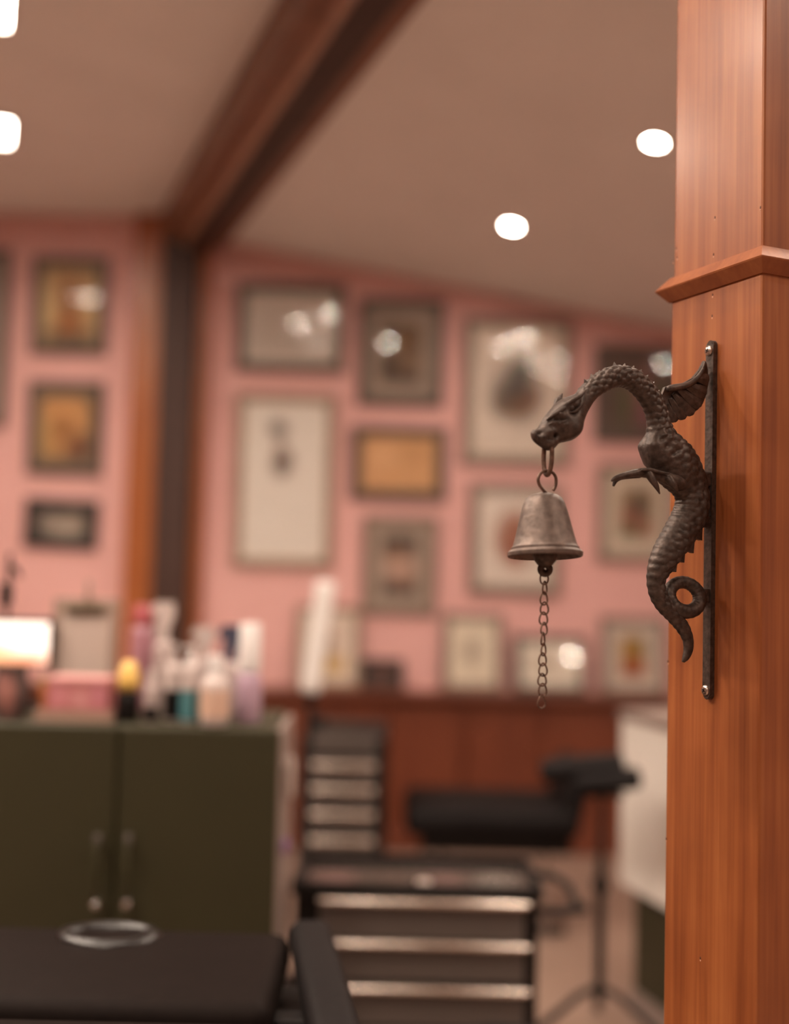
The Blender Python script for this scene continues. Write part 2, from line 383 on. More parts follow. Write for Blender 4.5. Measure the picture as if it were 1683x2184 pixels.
# ================================================================ WOODEN POST
TH = radians(24)
K = 1.6                                # size of the post and bracket: 18 cm post, 46 cm strip
av = Vector((-sin(TH), cos(TH), 0)); nv = Vector((-cos(TH), -sin(TH), 0)); bvw = -av
S = at(1519, 1110, 0.913 * K)
HW = 0.0560 * K
PC = S - nv * HW                       # post axis at strip height
RM = Matrix((( -nv.x, av.x, 0), (-nv.y, av.y, 0), (0, 0, 1)))   # local x = into post, y = along face
Lc = S + av * HW
zb = at(1433, 646, Lc.y).z; zr = at(1401, 624, Lc.y + 0.005 * K).z; zt = at(1437, 594, Lc.y).z
post = thing('wooden_post', 'tall varnished orange-brown wooden post carrying the dragon bell bracket', 'post', (PC.x, PC.y, 0))
def pbox(z0, z1, h, r):
    return MB().rbox((PC.x, PC.y, (z0 + z1) / 2), (2 * h, 2 * h, z1 - z0), r, 2, RM)
obj('lower_shaft', pbox(0, zb + 0.004, HW, 0.0022 * K), M['post'], post)
ZPT = ZR(Vector((PC.x, PC.y, 0)).dot(bq) + 1.5 * HW) - 0.004
obj('upper_shaft', pbox(zt - 0.004, ZPT, HW - 0.0012 * K, 0.0022 * K), M['post'], post)
m = MB()
prof = [(HW - 0.004 * K, zb + 0.001), (HW + 0.0015 * K, zb), (HW + 0.0095 * K, zr - 0.0006 * K), (HW + 0.0100 * K, zr + 0.0006 * K), (HW + 0.001 * K, zt), (HW - 0.004 * K, zt)]
vs = []; fs = []
for h, z in prof:
    for sx, sy in ((-1, -1), (1, -1), (1, 1), (-1, 1)):
        q = RM @ Vector((sx * h, sy * h, 0)); vs.append((PC.x + q.x, PC.y + q.y, z))
for i in range(len(prof) - 1):
    for k in range(4): fs.append((i * 4 + k, i * 4 + (k + 1) % 4, (i + 1) * 4 + (k + 1) % 4, (i + 1) * 4 + k))
fs.append((3, 2, 1, 0)); fs.append(tuple(len(prof) * 4 - 4 + k for k in range(4)))
obj('moulding', m.add(vs, fs), M['post_matte'], post)
fl = S - nv * 0.0
dark_dot = mat('nail_hole_shadow', (0.10, 0.03, 0.012), 0.6)
pale_dot = mat('pale_speck_paint', (0.75, 0.42, 0.28), 0.4)  # pale speck set just below each nail hole
for px, py in ((1525, 467), (1522, 546), (1520, 632), (1519, 677), (1442, 533), (1444, 552), (1622, 446), (1425, 1414), (1421, 1792), (1436, 560), (1494, 2047)):
    upper = py < 590
    p = onplane(px, py, S + nv * (-0.0012 * K if upper else 0), nv)
    RMx = Matrix((nv, av, Vector((0, 0, 1)))).transposed()
    o = obj('nail_hole', MB().ball(p + Vector((0, 0, 0.0012 * K)), (0.00035 * K, 0.0008 * K, 0.0013 * K), 8, 6, RMx), dark_dot, post)
    obj('pale_speck', MB().ball(p - Vector((0, 0, 0.0005 * K)), (0.0003 * K, 0.0007 * K, 0.0009 * K), 8, 6, RMx), pale_dot, post)

# ================================================================ DRAGON BELL BRACKET
PL0, PLN = S, av                       # the dragon stands in the vertical plane through the strip
def dp(px, py, b=0.0):
    return onplane(px, py, PL0, PLN) + bvw * (b * K)
MPX = 0.00038 * K                          # metres per pixel there
dr = thing('dragon_bell_bracket', 'dark cast iron dragon wall bracket screwed to the wooden post', 'bell bracket', S)
# --- back strip
ztop = onplane(1519, 728, S, nv).z; zbot = onplane(1510, 1491, S, nv).z
sw, st = 0.0046 * K, 0.0044 * K
poly = []
for k in range(13):
    a = pi * k / 12; poly.append(S + av * (sw * cos(a)) + Vector((0, 0, ztop - S.z - sw + sw * sin(a))))
for k in range(13):
    a = pi + pi * k / 12; poly.append(S + av * (sw * cos(a)) + Vector((0, 0, zbot - S.z + sw + sw * sin(a))))
me_strip = MB().prism(poly, nv * st)
b = bmesh.new()
for p in me_strip.v: b.verts.new(p)
b.verts.ensure_lookup_table()
for f_ in me_strip.f: b.faces.new([b.verts[i] for i in f_])
bmesh.ops.bevel(b, geom=[e for e in b.edges if abs((e.verts[0].co - e.verts[1].co).dot(nv)) < 1e-6 and (e.verts[0].co - S).dot(nv) > st / 2], offset=0.0007 * K, segments=2, affect='EDGES')
strip = obj('mounting_strip', MB().bm(b), M['iron'], dr, smooth=50)
def Mx(x, y, z): return Matrix((x, y, z)).transposed()
RS = Mx(av, Vector((0, 0, 1)), nv)
for px, py in ((1513, 748), (1504, 1472)):
    p = onplane(px, py, S + nv * st, nv)
    p = S + nv * st + Vector((0, 0, p.z - S.z)) + av * (0.0005 * K)
    sc_ = obj('screw', MB().lathe([(r_ * K, z_ * K) for r_, z_ in ((0.0042, 0), (0.0042, 0.0006), (0.0036, 0.0016), (0.0018, 0.0021), (1e-6, 0.0022))], p, 24, RS), M['steel'], dr, smooth=50)
    rx = Matrix.Rotation(0.5, 3, 'Z')
    obj('cross_recess', MB().box(p + nv * (0.0021 * K), (0.0036 * K, 0.0007 * K, 0.0008 * K), RS @ rx).box(p + nv * (0.0021 * K), (0.0007 * K, 0.0036 * K, 0.0008 * K), RS @ rx), M['black'], sc_)

# --- one continuous body: nose, head, neck, trunk, tail. (x, y, halfwidth, thickness factor)
head_pairs = [((1133, 922), (1137, 938)), ((1136, 918), (1144, 945)), ((1142, 916), (1155, 953)), ((1149, 911), (1168, 961)), ((1156, 901), (1179, 958)), ((1163, 889), (1190, 947)),
              ((1174, 875), (1204, 943)), ((1186, 862), (1219, 938)), ((1199, 851), (1233, 924)), ((1214, 845), (1240, 902)), ((1230, 838), (1250, 880))]
head_th = [0.62, 0.72, 0.72, 0.66, 0.68, 0.70, 0.72, 0.74, 0.74, 0.84, 0.92]
trunk = [(1256, 837, 21.5), (1286, 815, 22.5), (1313, 804, 22.5), (1343, 808, 22), (1368, 827, 22), (1389, 855, 22.5), (1401, 885, 23.5), (1406, 915, 27),
         (1411, 945, 42), (1428, 977, 50), (1450, 1008, 47), (1470, 1040, 38), (1476, 1070, 35), (1467, 1105, 36), (1447, 1140, 34), (1428, 1172, 32.5),
         (1410, 1205, 27), (1399, 1238, 19.5), (1404, 1268, 18.5), (1418, 1292, 18), (1438, 1315, 16), (1456, 1339, 14), (1467, 1363, 11.5), (1468, 1385, 10), (1463, 1402, 7.5), (1457, 1412, 3)]
sec = []
for (t0, b0), th in zip(head_pairs, head_th):
    sec.append((t0[0], t0[1], b0[0], b0[1], th * sqrt((t0[0] - b0[0]) ** 2 + (t0[1] - b0[1]) ** 2) / 2))
tr = trunk
for i, (x, y, h) in enumerate(tr):
    xa_, ya_ = (tr[i - 1][:2] if i else (1240, 859)); xb_, yb_ = (tr[i + 1][:2] if i < len(tr) - 1 else (x, y))
    tx, ty = xb_ - xa_, yb_ - ya_; l = sqrt(tx * tx + ty * ty); nx, ny = ty / l, -tx / l      # dorsal side
    tf = 0.92 if i < 8 else (0.66 if i < 12 else 0.85)
    th = h * tf
    hp = sqrt(max(0.25 * h * h, h * h - (0.602 * th * nx) ** 2))
    sec.append((x + nx * hp, y + ny * hp, x - nx * hp, y - ny * hp, th))
NS, NP = 780, 80
smp = catmull(sec, NS)
bumps = [(1209, 876, 9, -2.6), (1213, 864, 7, 1.2), (1197, 866, 7, 1.6), (1204, 886, 7, -0.8), (1176, 896, 5, -2.0), (1186, 899, 4, -1.4), (1170, 905, 4, 1.3), (1182, 888, 5, 1.8), (1179, 906, 4, 1.4),
         (1190, 908, 5, 1.2), (1176, 932, 4.5, -4.0), (1165, 922, 6, 1.2), (1144, 924, 5, -1.6), (1150, 934, 6, 1.0), (1215, 918, 16, 1.6), (1160, 938, 5, -0.8), (1169, 948, 5, 1.0),
         (1383, 945, 14, 2.4), (1392, 966, 18, 2.2), (1412, 936, 5, 1.4), (1420, 950, 5, 1.2), (1405, 955, 5, -1.6), (1425, 965, 5, -1.2), (1398, 985, 10, 1.4), (1414, 972, 4, -1.4), (1402, 930, 4, 1.3), (1395, 940, 4, -1.2)]
V = []; slen = 0.0; prev = None
for i, (x0, y0, x1, y1, th) in enumerate(smp):
    P0 = dp(x0, y0); P1 = dp(x1, y1); c = (P0 + P1) / 2; hv = (P0 - P1) / 2
    if prev is not None: slen += (c - prev).length
    prev = c
    tpos = i / (NS - 1) * (len(sec) - 1)
    up = hv.normalized() if hv.length > 1e-9 else Vector((0, 0, 1))
    thm = th * MPX
    for k in range(NP):
        a = 2 * pi * k / NP; ca, sa = cos(a), sin(a)
        e = 0.9
        cx_ = abs(ca) ** e * (1 if ca >= 0 else -1); sx_ = abs(sa) ** e * (1 if sa >= 0 else -1)
        p = c + hv * cx_ + bvw * (thm * sx_)
        nrm = (up * ca * 1.0 + bvw * sa).normalized()
        pxx = (x0 + x1) / 2 + (x0 - x1) / 2 * cx_; pyy = (y0 + y1) / 2 + (y0 - y1) / 2 * cx_
        d = 0.0
        for bx, by, br, am in bumps:
            q = ((pxx - bx) ** 2 + (pyy - by) ** 2) / (br * br)
            if q < 6: d += am * exp(-q) * 0.0014 * K * min(1, abs(sa) * 1.6)
        # scales: overlapping rows on flanks and back, plain ridges on the belly
        fade = min(1, max(0, (tpos - 10.3) / 1.2)) * min(1, max(0, (34.5 - tpos) / 3.0))
        chest = exp(-((pxx - 1392) ** 2 + (pyy - 962) ** 2) / 30 ** 2)
        fade *= (1 - 0.95 * min(1, chest * 1.5))
        if fade > 0:
            size = 0.0050 if tpos < 18 else (0.0066 if tpos < 24.5 else 0.0054)
            ncol = 9 if tpos < 18 else (12 if tpos < 24.5 else 8)
            row = slen / (size * K); hgt = 0.0
            for r_ in (floor(row) - 1, floor(row), floor(row) + 1):
                col = (a / (2 * pi)) * ncol + 0.5 * (r_ % 2); fc = col - floor(col) - 0.5
                dy = row - r_ - 0.5
                q = 1 - (abs(2 * fc) ** 1.7 * 0.85 + abs(dy / 0.78) ** 1.7)
                if q > 0: hgt = max(hgt, q ** 0.6 * (0.75 + 0.32 * dy))
            dors = 0.5 + 0.5 * min(1, max(-1, (ca + (0.45 if tpos < 19 else 0.25)) * 2.6))
            amp = (0.0031 if tpos < 18 else 0.0030 if tpos < 24.5 else 0.0022) * min(1.0, th / 18)
            ven = 0.0002 if tpos < 20 else 0.00022
            d += K * fade * (dors * amp * (hgt - 0.4) + (1 - dors) * ven * sin(2 * pi * slen / (0.0058 * K)))
        if tpos > 34: d += 0.0
        V.append(p + nrm * d)
fs = []
for i in range(NS - 1):
    for k in range(NP):
        l = (k + 1) % NP; fs.append((i * NP + k, i * NP + l, (i + 1) * NP + l, (i + 1) * NP + k))
fs.append(tuple(range(NP - 1, -1, -1))); fs.append(tuple((NS - 1) * NP + k for k in range(NP)))
body = obj('dragon_body', MB().add(V, fs), M['iron'], dr, smooth=True)

def dtube(pts, n=24, seg=14, flat=1.0):
    """pts: (px,py,halfwidth px, b metres)"""
    q = catmull(pts, n)
    return MB().tube([dp(x, y, b_) for x, y, h, b_ in q], [max(h, 0.4) * MPX for x, y, h, b_ in q], seg)
ear = obj('ear', dtube([(1186, 877, 2, .006), (1196, 866, 4.2, .0085), (1208, 856, 4.6, .0105), (1221, 848, 3.6, .0115), (1233, 835, .8, .0105)]), M['iron'], dr, smooth=True)
obj('ear_rim', dtube([(1233, 836, 1, .0105), (1229, 852, 3.2, .0115), (1223, 868, 3.4, .0115), (1212, 880, 3.0, .0105), (1200, 883, 1.6, .0095)]), M['iron'], ear, smooth=True)
obj('ear', dtube([(1190, 864, 3, -.004), (1199, 853, 7, -.006), (1206, 845, 4.5, -.007), (1211, 836, .8, -.007)]), M['iron'], dr, smooth=True)
obj('brow_ridge', dtube([(1158, 898, 2, .005), (1168, 889, 4.0, .0068), (1181, 880, 4.6, .0082), (1193, 872, 3.0, .009)]), M['iron'], dr, smooth=True)
obj('cheek_fold', dtube([(1160, 909, 2, .006), (1170, 903, 3.4, .0078), (1182, 904, 3.6, .0095), (1192, 900, 3.0, .010), (1198, 893, 1.5, .010)]), M['iron'], dr, smooth=True)
obj('eye', MB().ball(dp(1206, 873, .0082), 0.0024 * K, 16, 10), M['iron'], dr, smooth=True)
obj('nostril_rim', dtube([(1135, 919, 2.2, .002), (1134, 926, 3.0, .0045), (1138, 935, 3.0, .0045), (1144, 943, 2.2, .003)]), M['iron'], dr, smooth=True)
# dorsal spikes along the neck and the lower back
def spike(bx, by, tx, ty, w_, mb=None):
    ax = Vector((bx, by)); tp_ = Vector((tx, ty)); d_ = (tp_ - ax).normalized(); n_ = Vector((-d_.y, d_.x))
    L_, R_ = ax + n_ * w_, ax - n_ * w_; t_ = 0.0045
    vs_ = [dp(L_.x, L_.y, 0), dp(ax.x, ax.y, t_), dp(R_.x, R_.y, 0), dp(ax.x, ax.y, -t_), dp(tx, ty, 0)]
    return MB().add(vs_, [(0, 1, 4), (1, 2, 4), (2, 3, 4), (3, 0, 4), (3, 2, 1, 0)])
for s_ in ((1252, 820, 1246, 808, 8), (1264, 811, 1261, 796, 8), (1280, 800, 1278, 789, 8), (1294, 794, 1290, 783, 8), (1312, 788, 1310, 771, 9), (1330, 788, 1333, 774, 8), (1346, 792, 1353, 779, 8), (1361, 799, 1369, 787, 8), (1374, 809, 1383, 799, 7), (1386, 822, 1396, 814, 7),
           (1397, 838, 1407, 832, 7), (1405, 854, 1415, 850, 7)):
    obj('dorsal_spike', spike(*s_), M['iron'], dr)
for pl_ in (((1480, 1110), (1500, 1112), (1491, 1126), (1490, 1153), (1458, 1142)), ((1464, 1140), (1479, 1148), (1474, 1157), (1472, 1180), (1440, 1166)), ((1446, 1165), (1459, 1172), (1454, 1181), (1452, 1200), (1424, 1189)), ((1430, 1188), (1441, 1196), (1437, 1203), (1435, 1220), (1410, 1208))):
    obj('dorsal_fin', MB().prism([dp(x, y, 0.0) for x, y in pl_], bvw * (0.0045 * K)), M['iron'], dr)
# tail loop
pts = []; rad = []
for k in range(96):
    a = 2 * pi * k / 96
    pts.append(dp(1460 + 28.5 * cos(a), 1273 + 31 * sin(a), 0.0035 * sin(a + 0.6))); 
    rad.append(MPX * (14.2 + 0.8 * (abs(sin(a * 11)) - 0.5) + 0.9 * sin(a)))
obj('tail_loop', MB().tube(pts, rad, 20, closed=True), M['iron'], dr, smooth=True)
# lugs joining the dragon to the strip
def lug(px, py, w_, h_):
    p = dp(px, py); return MB().rbox(p, (w_ * MPX / 0.79, 0.0075 * K, h_ * MPX), 0.0012 * K, 2, Mx(nv, av, Vector((0, 0, 1))))
obj('lug', lug(1504, 1022, 16, 30), M['iron'], dr); obj('lug', lug(1500, 1112, 24, 26), M['iron'], dr); obj('lug', lug(1502, 1270, 14, 30), M['iron'], dr)
# foreleg with claws
leg = obj('foreleg', dtube([(1446, 1034, 13, .004), (1434, 1034, 15, .009), (1416, 1028, 14.5, .012), (1396, 1021, 12.5, .0125), (1374, 1014, 10.5, .0125), (1356, 1011, 10.5, .0125), (1344, 1012, 8, .0125)], 40), M['iron'], dr, smooth=True)
obj('claw', dtube([(1352, 1010, 9, .0125), (1334, 1011, 7.5, .014), (1314, 1015, 6.4, .0145), (1296, 1020, 5.6, .014), (1288, 1024, 4.6, .0135), (1283, 1028, 2.0, .013)]), M['iron'], leg, smooth=True)
obj('claw', dtube([(1350, 1014, 7, .009), (1330, 1016, 6.5, .008), (1312, 1019, 6, .0075), (1302, 1026, 5.0, .007), (1297, 1038, 2.2, .007)]), M['iron'], leg, smooth=True)
obj('claw', dtube([(1357, 1010, 9, .015), (1361, 1024, 8, .0175), (1368, 1038, 6, .0185), (1377, 1056, 1.2, .018)]), M['iron'], leg, smooth=True)
obj('claw', dtube([(1398, 1022, 10, .016), (1402, 1034, 8, .019), (1408, 1044, 5.5, .019), (1414, 1052, 2.4, .018)]), M['iron'], leg, smooth=True)
obj('tendon', dtube([(1396, 1014, 2, .0185), (1376, 1010, 3.2, .018), (1356, 1005, 4, .0175), (1340, 1006, 2.2, .018)]), M['iron'], leg, smooth=True)
# wing
wing_out = [(1416, 826), (1428, 822), (1455, 818), (1476, 806), (1491, 788), (1500, 770), (1504, 774), (1507, 790), (1508, 820), (1502, 846), (1496, 862), (1486, 874), (1472, 884), (1456, 891), (1440, 895), (1430, 890), (1420, 876), (1412, 862), (1410, 842)]
wing = obj('wing', MB().prism([dp(x, y, -0.0012) for x, y in wing_out], bvw * (0.0030 * K)), M['iron'], dr)
obj('leading_edge', dtube([(1416, 831, 6, .005), (1428, 829, 7.5, .0055), (1455, 824, 7.0, .0055), (1475, 812, 6, .005), (1490, 793, 4.8, .0045), (1499, 773, 2, .003)], 30), M['iron'], wing, smooth=True)
tips = [(1505, 812), (1500, 842), (1490, 868), (1474, 886), (1457, 895), (1439, 901)]
roots = [(1474, 808), (1452, 822), (1440, 830), (1431, 840), (1425, 850), (1420, 862)]
wds = [12, 14, 13, 12, 11, 10]
for k, ((tx, ty), (rx_, ry_), wd_) in enumerate(zip(tips, roots, wds)):
    dx, dy = tx - rx_, ty - ry_; l = sqrt(dx * dx + dy * dy); ux, uy = dx / l, dy / l; nx, ny = -uy, ux
    ol = []
    for s_, w_ in ((0, .35), (0.35, .7), (0.65, 1.0), (0.85, .95), (0.96, .55), (1.0, 0)): ol.append((rx_ + dx * s_ + nx * w_ * wd_, ry_ + dy * s_ + ny * w_ * wd_))
    for s_, w_ in ((0.96, .55), (0.85, .95), (0.65, 1.0), (0.35, .7), (0, .35)): ol.append((rx_ + dx * s_ - nx * w_ * wd_, ry_ + dy * s_ - ny * w_ * wd_))
    n_ = len(ol); zb0 = 0.0012 + 0.0006 * (5 - k)
    bot = [dp(x, y, zb0 - 0.0012) for x, y in ol]
    top = [dp(x, y, zb0 + 0.0008) for x, y in ol]
    mid = [dp(rx_ + dx * f_, ry_ + dy * f_, zb0 + h_) for f_, h_ in ((0.05, .0022), (0.55, .0024), (0.92, .0014))]
    T0 = n_; A_, B_, C_ = 2 * n_, 2 * n_ + 1, 2 * n_ + 2
    fs_ = [tuple(range(n_ - 1, -1, -1))] + [(i_, (i_ + 1) % n_, T0 + (i_ + 1) % n_, T0 + i_) for i_ in range(n_)]
    fs_ += [tuple(T0 + q if q < n_ else q - n_ + A_ for q in f_) for f_ in ((0, 1, n_), (1, 2, n_ + 1), (1, n_ + 1, n_), (2, 3, n_ + 1), (3, n_ + 2, n_ + 1), (3, 4, n_ + 2), (4, 5, n_ + 2), (5, 6, n_ + 2), (6, 7, n_ + 2), (7, n_ + 1, n_ + 2), (7, 8, n_ + 1), (8, 9, n_ + 1), (9, n_, n_ + 1), (9, 10, n_), (10, 0, n_))]
    obj('feather', MB().add(bot + top + mid, fs_), M['iron'], wing)
# ring through the chin
def px_loop(cx, cy, rx, ry, n=48, b=0.0, rot=0.0, twist=0.0, a0=0, a1=2 * pi):
    out = []
    for k in range(n):
        a = a0 + (a1 - a0) * k / (n if abs(a1 - a0 - 2 * pi) < 1e-6 else n - 1)
        x, y = rx * cos(a), ry * sin(a)
        out.append(dp(cx + x * cos(rot) - y * sin(rot), cy + x * sin(rot) + y * cos(rot), b + twist * cos(a)))
    return out
obj('chin_ring', MB().tube(px_loop(1168.5, 972, 2.0, 41, rot=0.03, twist=0.0046), 0.0018 * K, 10, closed=True), M['rust'], dr, smooth=True)

# ================================================================ BELL
bc = dp(1163, 1187)                       # mouth centre
BT = Matrix.Rotation(radians(-1.6), 3, 'Y') @ Matrix.Rotation(radians(-5.0), 3, 'X')
bell = thing('bell', 'weathered brown metal bell hanging from the dragon mouth ring', 'bell', bc)
SB = 0.000365 * K
prof = [(75.5, -1), (77.5, 1), (77.8, 8), (75, 12), (70.5, 14), (70.5, 18), (68, 20.5), (66, 24), (61, 42), (55, 66), (49, 90), (43, 110), (37, 122), (28, 128), (14, 132), (0.01, 133),
        (0.01, 127), (14, 126), (26, 122), (34, 116), (39, 106), (50, 68), (57, 40), (63, 18), (70, 6), (73, -1)]
obj('bell_shell', MB().lathe([(r * SB, z * SB) for r, z in prof], bc, 64, BT, close=True), M['bell'], bell, smooth=35)
cc = bc + Vector((0, 0, 0))
obj('clapper', MB().lathe([(1e-6, 60 * SB), (3 * SB, 60 * SB), (3 * SB, 14 * SB), (24 * SB, 12 * SB), (25.5 * SB, 2 * SB), (23 * SB, -8 * SB), (16 * SB, -17 * SB), (8 * SB, -22 * SB), (1e-6, -23 * SB)], cc, 32), M['iron'], bell, smooth=40)
lp = dp(1163, 1214)
obj('clapper_eye', MB().tube([lp + Vector((cos(a), 0, sin(a))) * (0.0034 * K) for a in [2 * pi * k / 32 for k in range(32)]], 0.0026 * K, 12, closed=True), M['iron'], bell, smooth=True)
hk = [(1171, 1056, 0), (1165, 1051, 0), (1157, 1043, 0), (1150, 1033, 0), (1148, 1022, 0), (1152, 1011, 0), (1160, 1005, 0), (1170, 1004, 0), (1179, 1008, 0), (1185, 1017, 0), (1186, 1029, 0), (1184, 1039, 0), (1180, 1046, 0)]
obj('wire_hook', MB().tube([dp(x, y, 0.0) for x, y, _ in catmull(hk, 60)], 0.0012 * K, 10), M['rust'], bell, smooth=True)

# ================================================================ PULL CHAIN
ch = thing('pull_chain', 'thin rusty link chain dangling below the bell clapper', 'chain', dp(1155, 1513))
ys = [1231, 1254, 1276, 1297, 1319, 1341, 1363, 1385, 1406, 1428, 1450, 1472, 1497]
phis = [12, 60, 32, 18, 14, 42, 66, 58, 28, 14, 10, 20, 30]
for k in range(len(ys)):
    y0 = ys[k] - 15.5; x_ = 1161.5 - (ys[k] - 1230) * 0.022 + (1.2 if k % 2 else -0.4)
    c = dp(x_, ys[k]); rot = Matrix.Rotation(radians(phis[k] - 8), 3, 'Z')
    lw = 0.0030 * K; lh = (0.0048 if k else 0.0056) * K
    pts = []
    for j in range(28):
        a = 2 * pi * j / 28
        taper = 1.0 + 0.28 * sin(a) * (-1 if k != len(ys) - 1 else -1.4)
        pts.append(c + rot @ Vector((lw * cos(a) * taper, 0, lh * sin(a))))
    obj('link', MB().tube(pts, 0.00068 * K, 8, closed=True), M['rust'], ch, smooth=True)

# ================================================================ PICTURES
G_HUNG = 'pictures hung on the pink wall'; G_LEDGE = 'pictures standing on the wainscot ledge'
def picture(rect, bar, fm, paper, art_rect, art, label, tilt=1.5, roll=0.0, ledge=False, glass=True, yaw=0.0, group=None):
    x0, y0, x1, y1 = rect; cx, cy = (x0 + x1) / 2, (y0 + y1) / 2
    Yd = D - 0.085 if ledge else D - 0.03
    sc_ = Yd / FPX
    W, H = (x1 - x0) * sc_, (y1 - y0) * sc_; b_ = bar * 1.25 * sc_
    c = at(cx, cy, Yd); th = radians(tilt)
    if ledge:
        c.z = ZLED + 0.001 + H / 2 * cos(th) + 0.012 * abs(sin(th)); c.y = D - 0.016 - H / 2 * sin(abs(th)) 
    else:
        c.y = D - 0.004 - H / 2 * sin(abs(th))
    q = Matrix.Rotation(radians(yaw), 3, 'Z') @ Matrix.Rotation(-th if ledge else th, 3, 'X') @ Matrix.Rotation(radians(roll), 3, 'Y')
    t = thing('picture_frame', label, 'picture', c, group or (G_LEDGE if ledge else G_HUNG), q.to_quaternion())
    dpt = 0.022
    m = MB()
    outer = [(-W / 2, -H / 2), (W / 2, -H / 2), (W / 2, H / 2), (-W / 2, H / 2)]
    def ring(k, y): return [(x - k * (1 if x > 0 else -1), y, z - k * (1 if z > 0 else -1)) for x, z in outer]
    loops = [ring(0, 0), ring(0, -dpt * 0.8), ring(b_ * 0.2, -dpt), ring(b_ * 0.75, -dpt * 0.95), ring(b_, -dpt * 0.6), ring(b_, 0)]
    vs = [p for l in loops for p in l]; fs = []
    n = len(loops)
    for i in range(n):
        j = (i + 1) % n
        for k in range(4): fs.append((i * 4 + k, i * 4 + (k + 1) % 4, j * 4 + (k + 1) % 4, j * 4 + k))
    obj('frame', m.add(vs, fs), fm, t, local=True)
    iw, ih = W - 2 * b_, H - 2 * b_
    pm = mat('mat_board', tuple(0.82 * c_ for c_ in paper), 0.8, noise=0.04, nscale=8)
    obj('mat_board', MB().box((0, -0.003, 0), (iw + 0.004, 0.006, ih + 0.004)), pm, t, local=True)
    a0, b0, a1, b1 = art_rect
    obj('print', MB().box(((a0 + a1) / 2 * iw - iw / 2, -0.0065, (b0 + b1) / 2 * ih - ih / 2), ((a1 - a0) * iw, 0.002, (b1 - b0) * ih)), art, t, local=True)
    if glass: obj('glass_pane', MB().box((0, -0.0115, 0), (iw + 0.002, 0.002, ih + 0.002)), M['glass'], t, local=True)
    return t
cream = (0.74, 0.64, 0.54); greyp = (0.42, 0.35, 0.30); lightp = (0.74, 0.66, 0.58)
full = (0.0, 0.0, 1.0, 1.0)
# left wall
picture((-120, 528, 18, 912), 14, M['frame_dark'], greyp, (0.1, .1, .9, .9), print_mat('print_a', (0.5, 0.42, 0.36), [('e', .5, .5, .3, .35, (.3, .22, .18), .4)]), 'tall framed picture cut off by the left edge of view', 2.0)
picture((66, 545, 228, 757), 16, M['frame_dark'], (0.30, .22, .14), (0.02, .02, .98, .98), print_mat('print_b', (0.55, .38, .19), [('r', .5, .45, .22, .42, (.40, .18, .07), .5), ('e', .12, .4, .12, .35, (.75, .55, .28), .6), ('e', .88, .4, .1, .3, (.75, .52, .26), .6), ('r', .5, .1, .4, .1, (.18, .11, .06), .4), ('e', .5, .25, .25, .1, (.45, .17, .05), .4)]), 'ochre painted print in a dark frame, highest beside the pillar', 2.0)
picture((57, 812, 219, 1013), 14, M['frame_dark'], (0.24, .18, .12), (0.08, .10, .92, .9), print_mat('print_c', (0.40, .21, .08), [('e', .45, .6, .42, .38, (.78, .40, .16), .5), ('e', .45, .5, .22, .22, (.36, .16, .05), .4), ('e', .8, .15, .22, .25, (.16, .06, .03), .5), ('e', .1, .35, .1, .35, (.55, .34, .13), .5)]), 'orange brown swirling print in a dark frame, middle one beside the pillar', 1.5)
picture((50, 1064, 208, 1170), 15, M['frame_black'], (0.025, .02, .018), (0.06, .08, .94, .92), print_mat('print_d', (0.05, .04, .035), [('e', .55, .35, .42, .28, (.50, .42, .34), .5), ('e', .22, .7, .15, .25, (.30, .24, .2), .5), ('e', .7, .7, .28, .22, (.36, .29, .23), .5)]), 'small black framed black and white photograph, lowest beside the pillar', 1.0, roll=1.8)
# right of the pillar
picture((503, 603, 738, 795), 17, M['frame_dark'], lightp, (0.06, .08, .94, .92), print_mat('print_1', (0.66, .59, .52), [('r', .5, .3, .42, .12, (.56, .49, .42), .5), ('e', .5, .6, .35, .2, (.60, .53, .46), .6)]), 'landscape grey drawing in a dark frame under the ceiling beside the pillar', 3.0)
picture((764, 634, 948, 868), 17, M['frame_dark'], (0.38, .30, .24), (0.18, .16, .80, .82), print_mat('print_2', (0.16, .10, .06), [('e', .6, .75, .3, .2, (.20, .11, .05), .4), ('e', .2, .3, .18, .2, (.06, .045, .03), .4), ('r', .7, .1, .35, .1, (.05, .03, .022), .3), ('e', .75, .35, .2, .2, (.24, .15, .09), .5), ('e', .25, .92, .2, .1, (.08, .06, .035), .4)]), 'portrait dark painting with a brown grey mat, second from the pillar', 1.6)
picture((986, 676, 1220, 995), 17, M['frame_grey'], (0.82, .72, .60), (0.06, .05, .94, .95), print_mat('print_3', (0.78, .68, .58), [('e', .5, .5, .26, .22, (.10, .08, .07), .6), ('e', .55, .70, .12, .12, (.07, .08, .07), .6), ('e', .48, .36, .22, .08, (.20, .10, .05), .5), ('e', .72, .44, .10, .1, (.22, .11, .07), .5), ('e', .3, .42, .1, .14, (.18, .14, .11), .6)]), 'large cream sheet with a dark figure drawing, behind the dragon head', 1.8)
picture((1268, 735, 1452, 945), 17, M['frame_dark'], (0.13, .09, .07), (0.08, .06, .92, .94), print_mat('print_4', (0.14, .09, .07), [('e', .35, .35, .14, .3, (.07, .11, .03), .5), ('e', .6, .45, .18, .35, (.30, .12, .13), .6), ('e', .85, .4, .15, .3, (.06, .09, .04), .5), ('e', .6, .18, .2, .1, (.22, .08, .10), .5)]), 'dark picture with green and pink inside the arch of the dragon neck', 2.2)
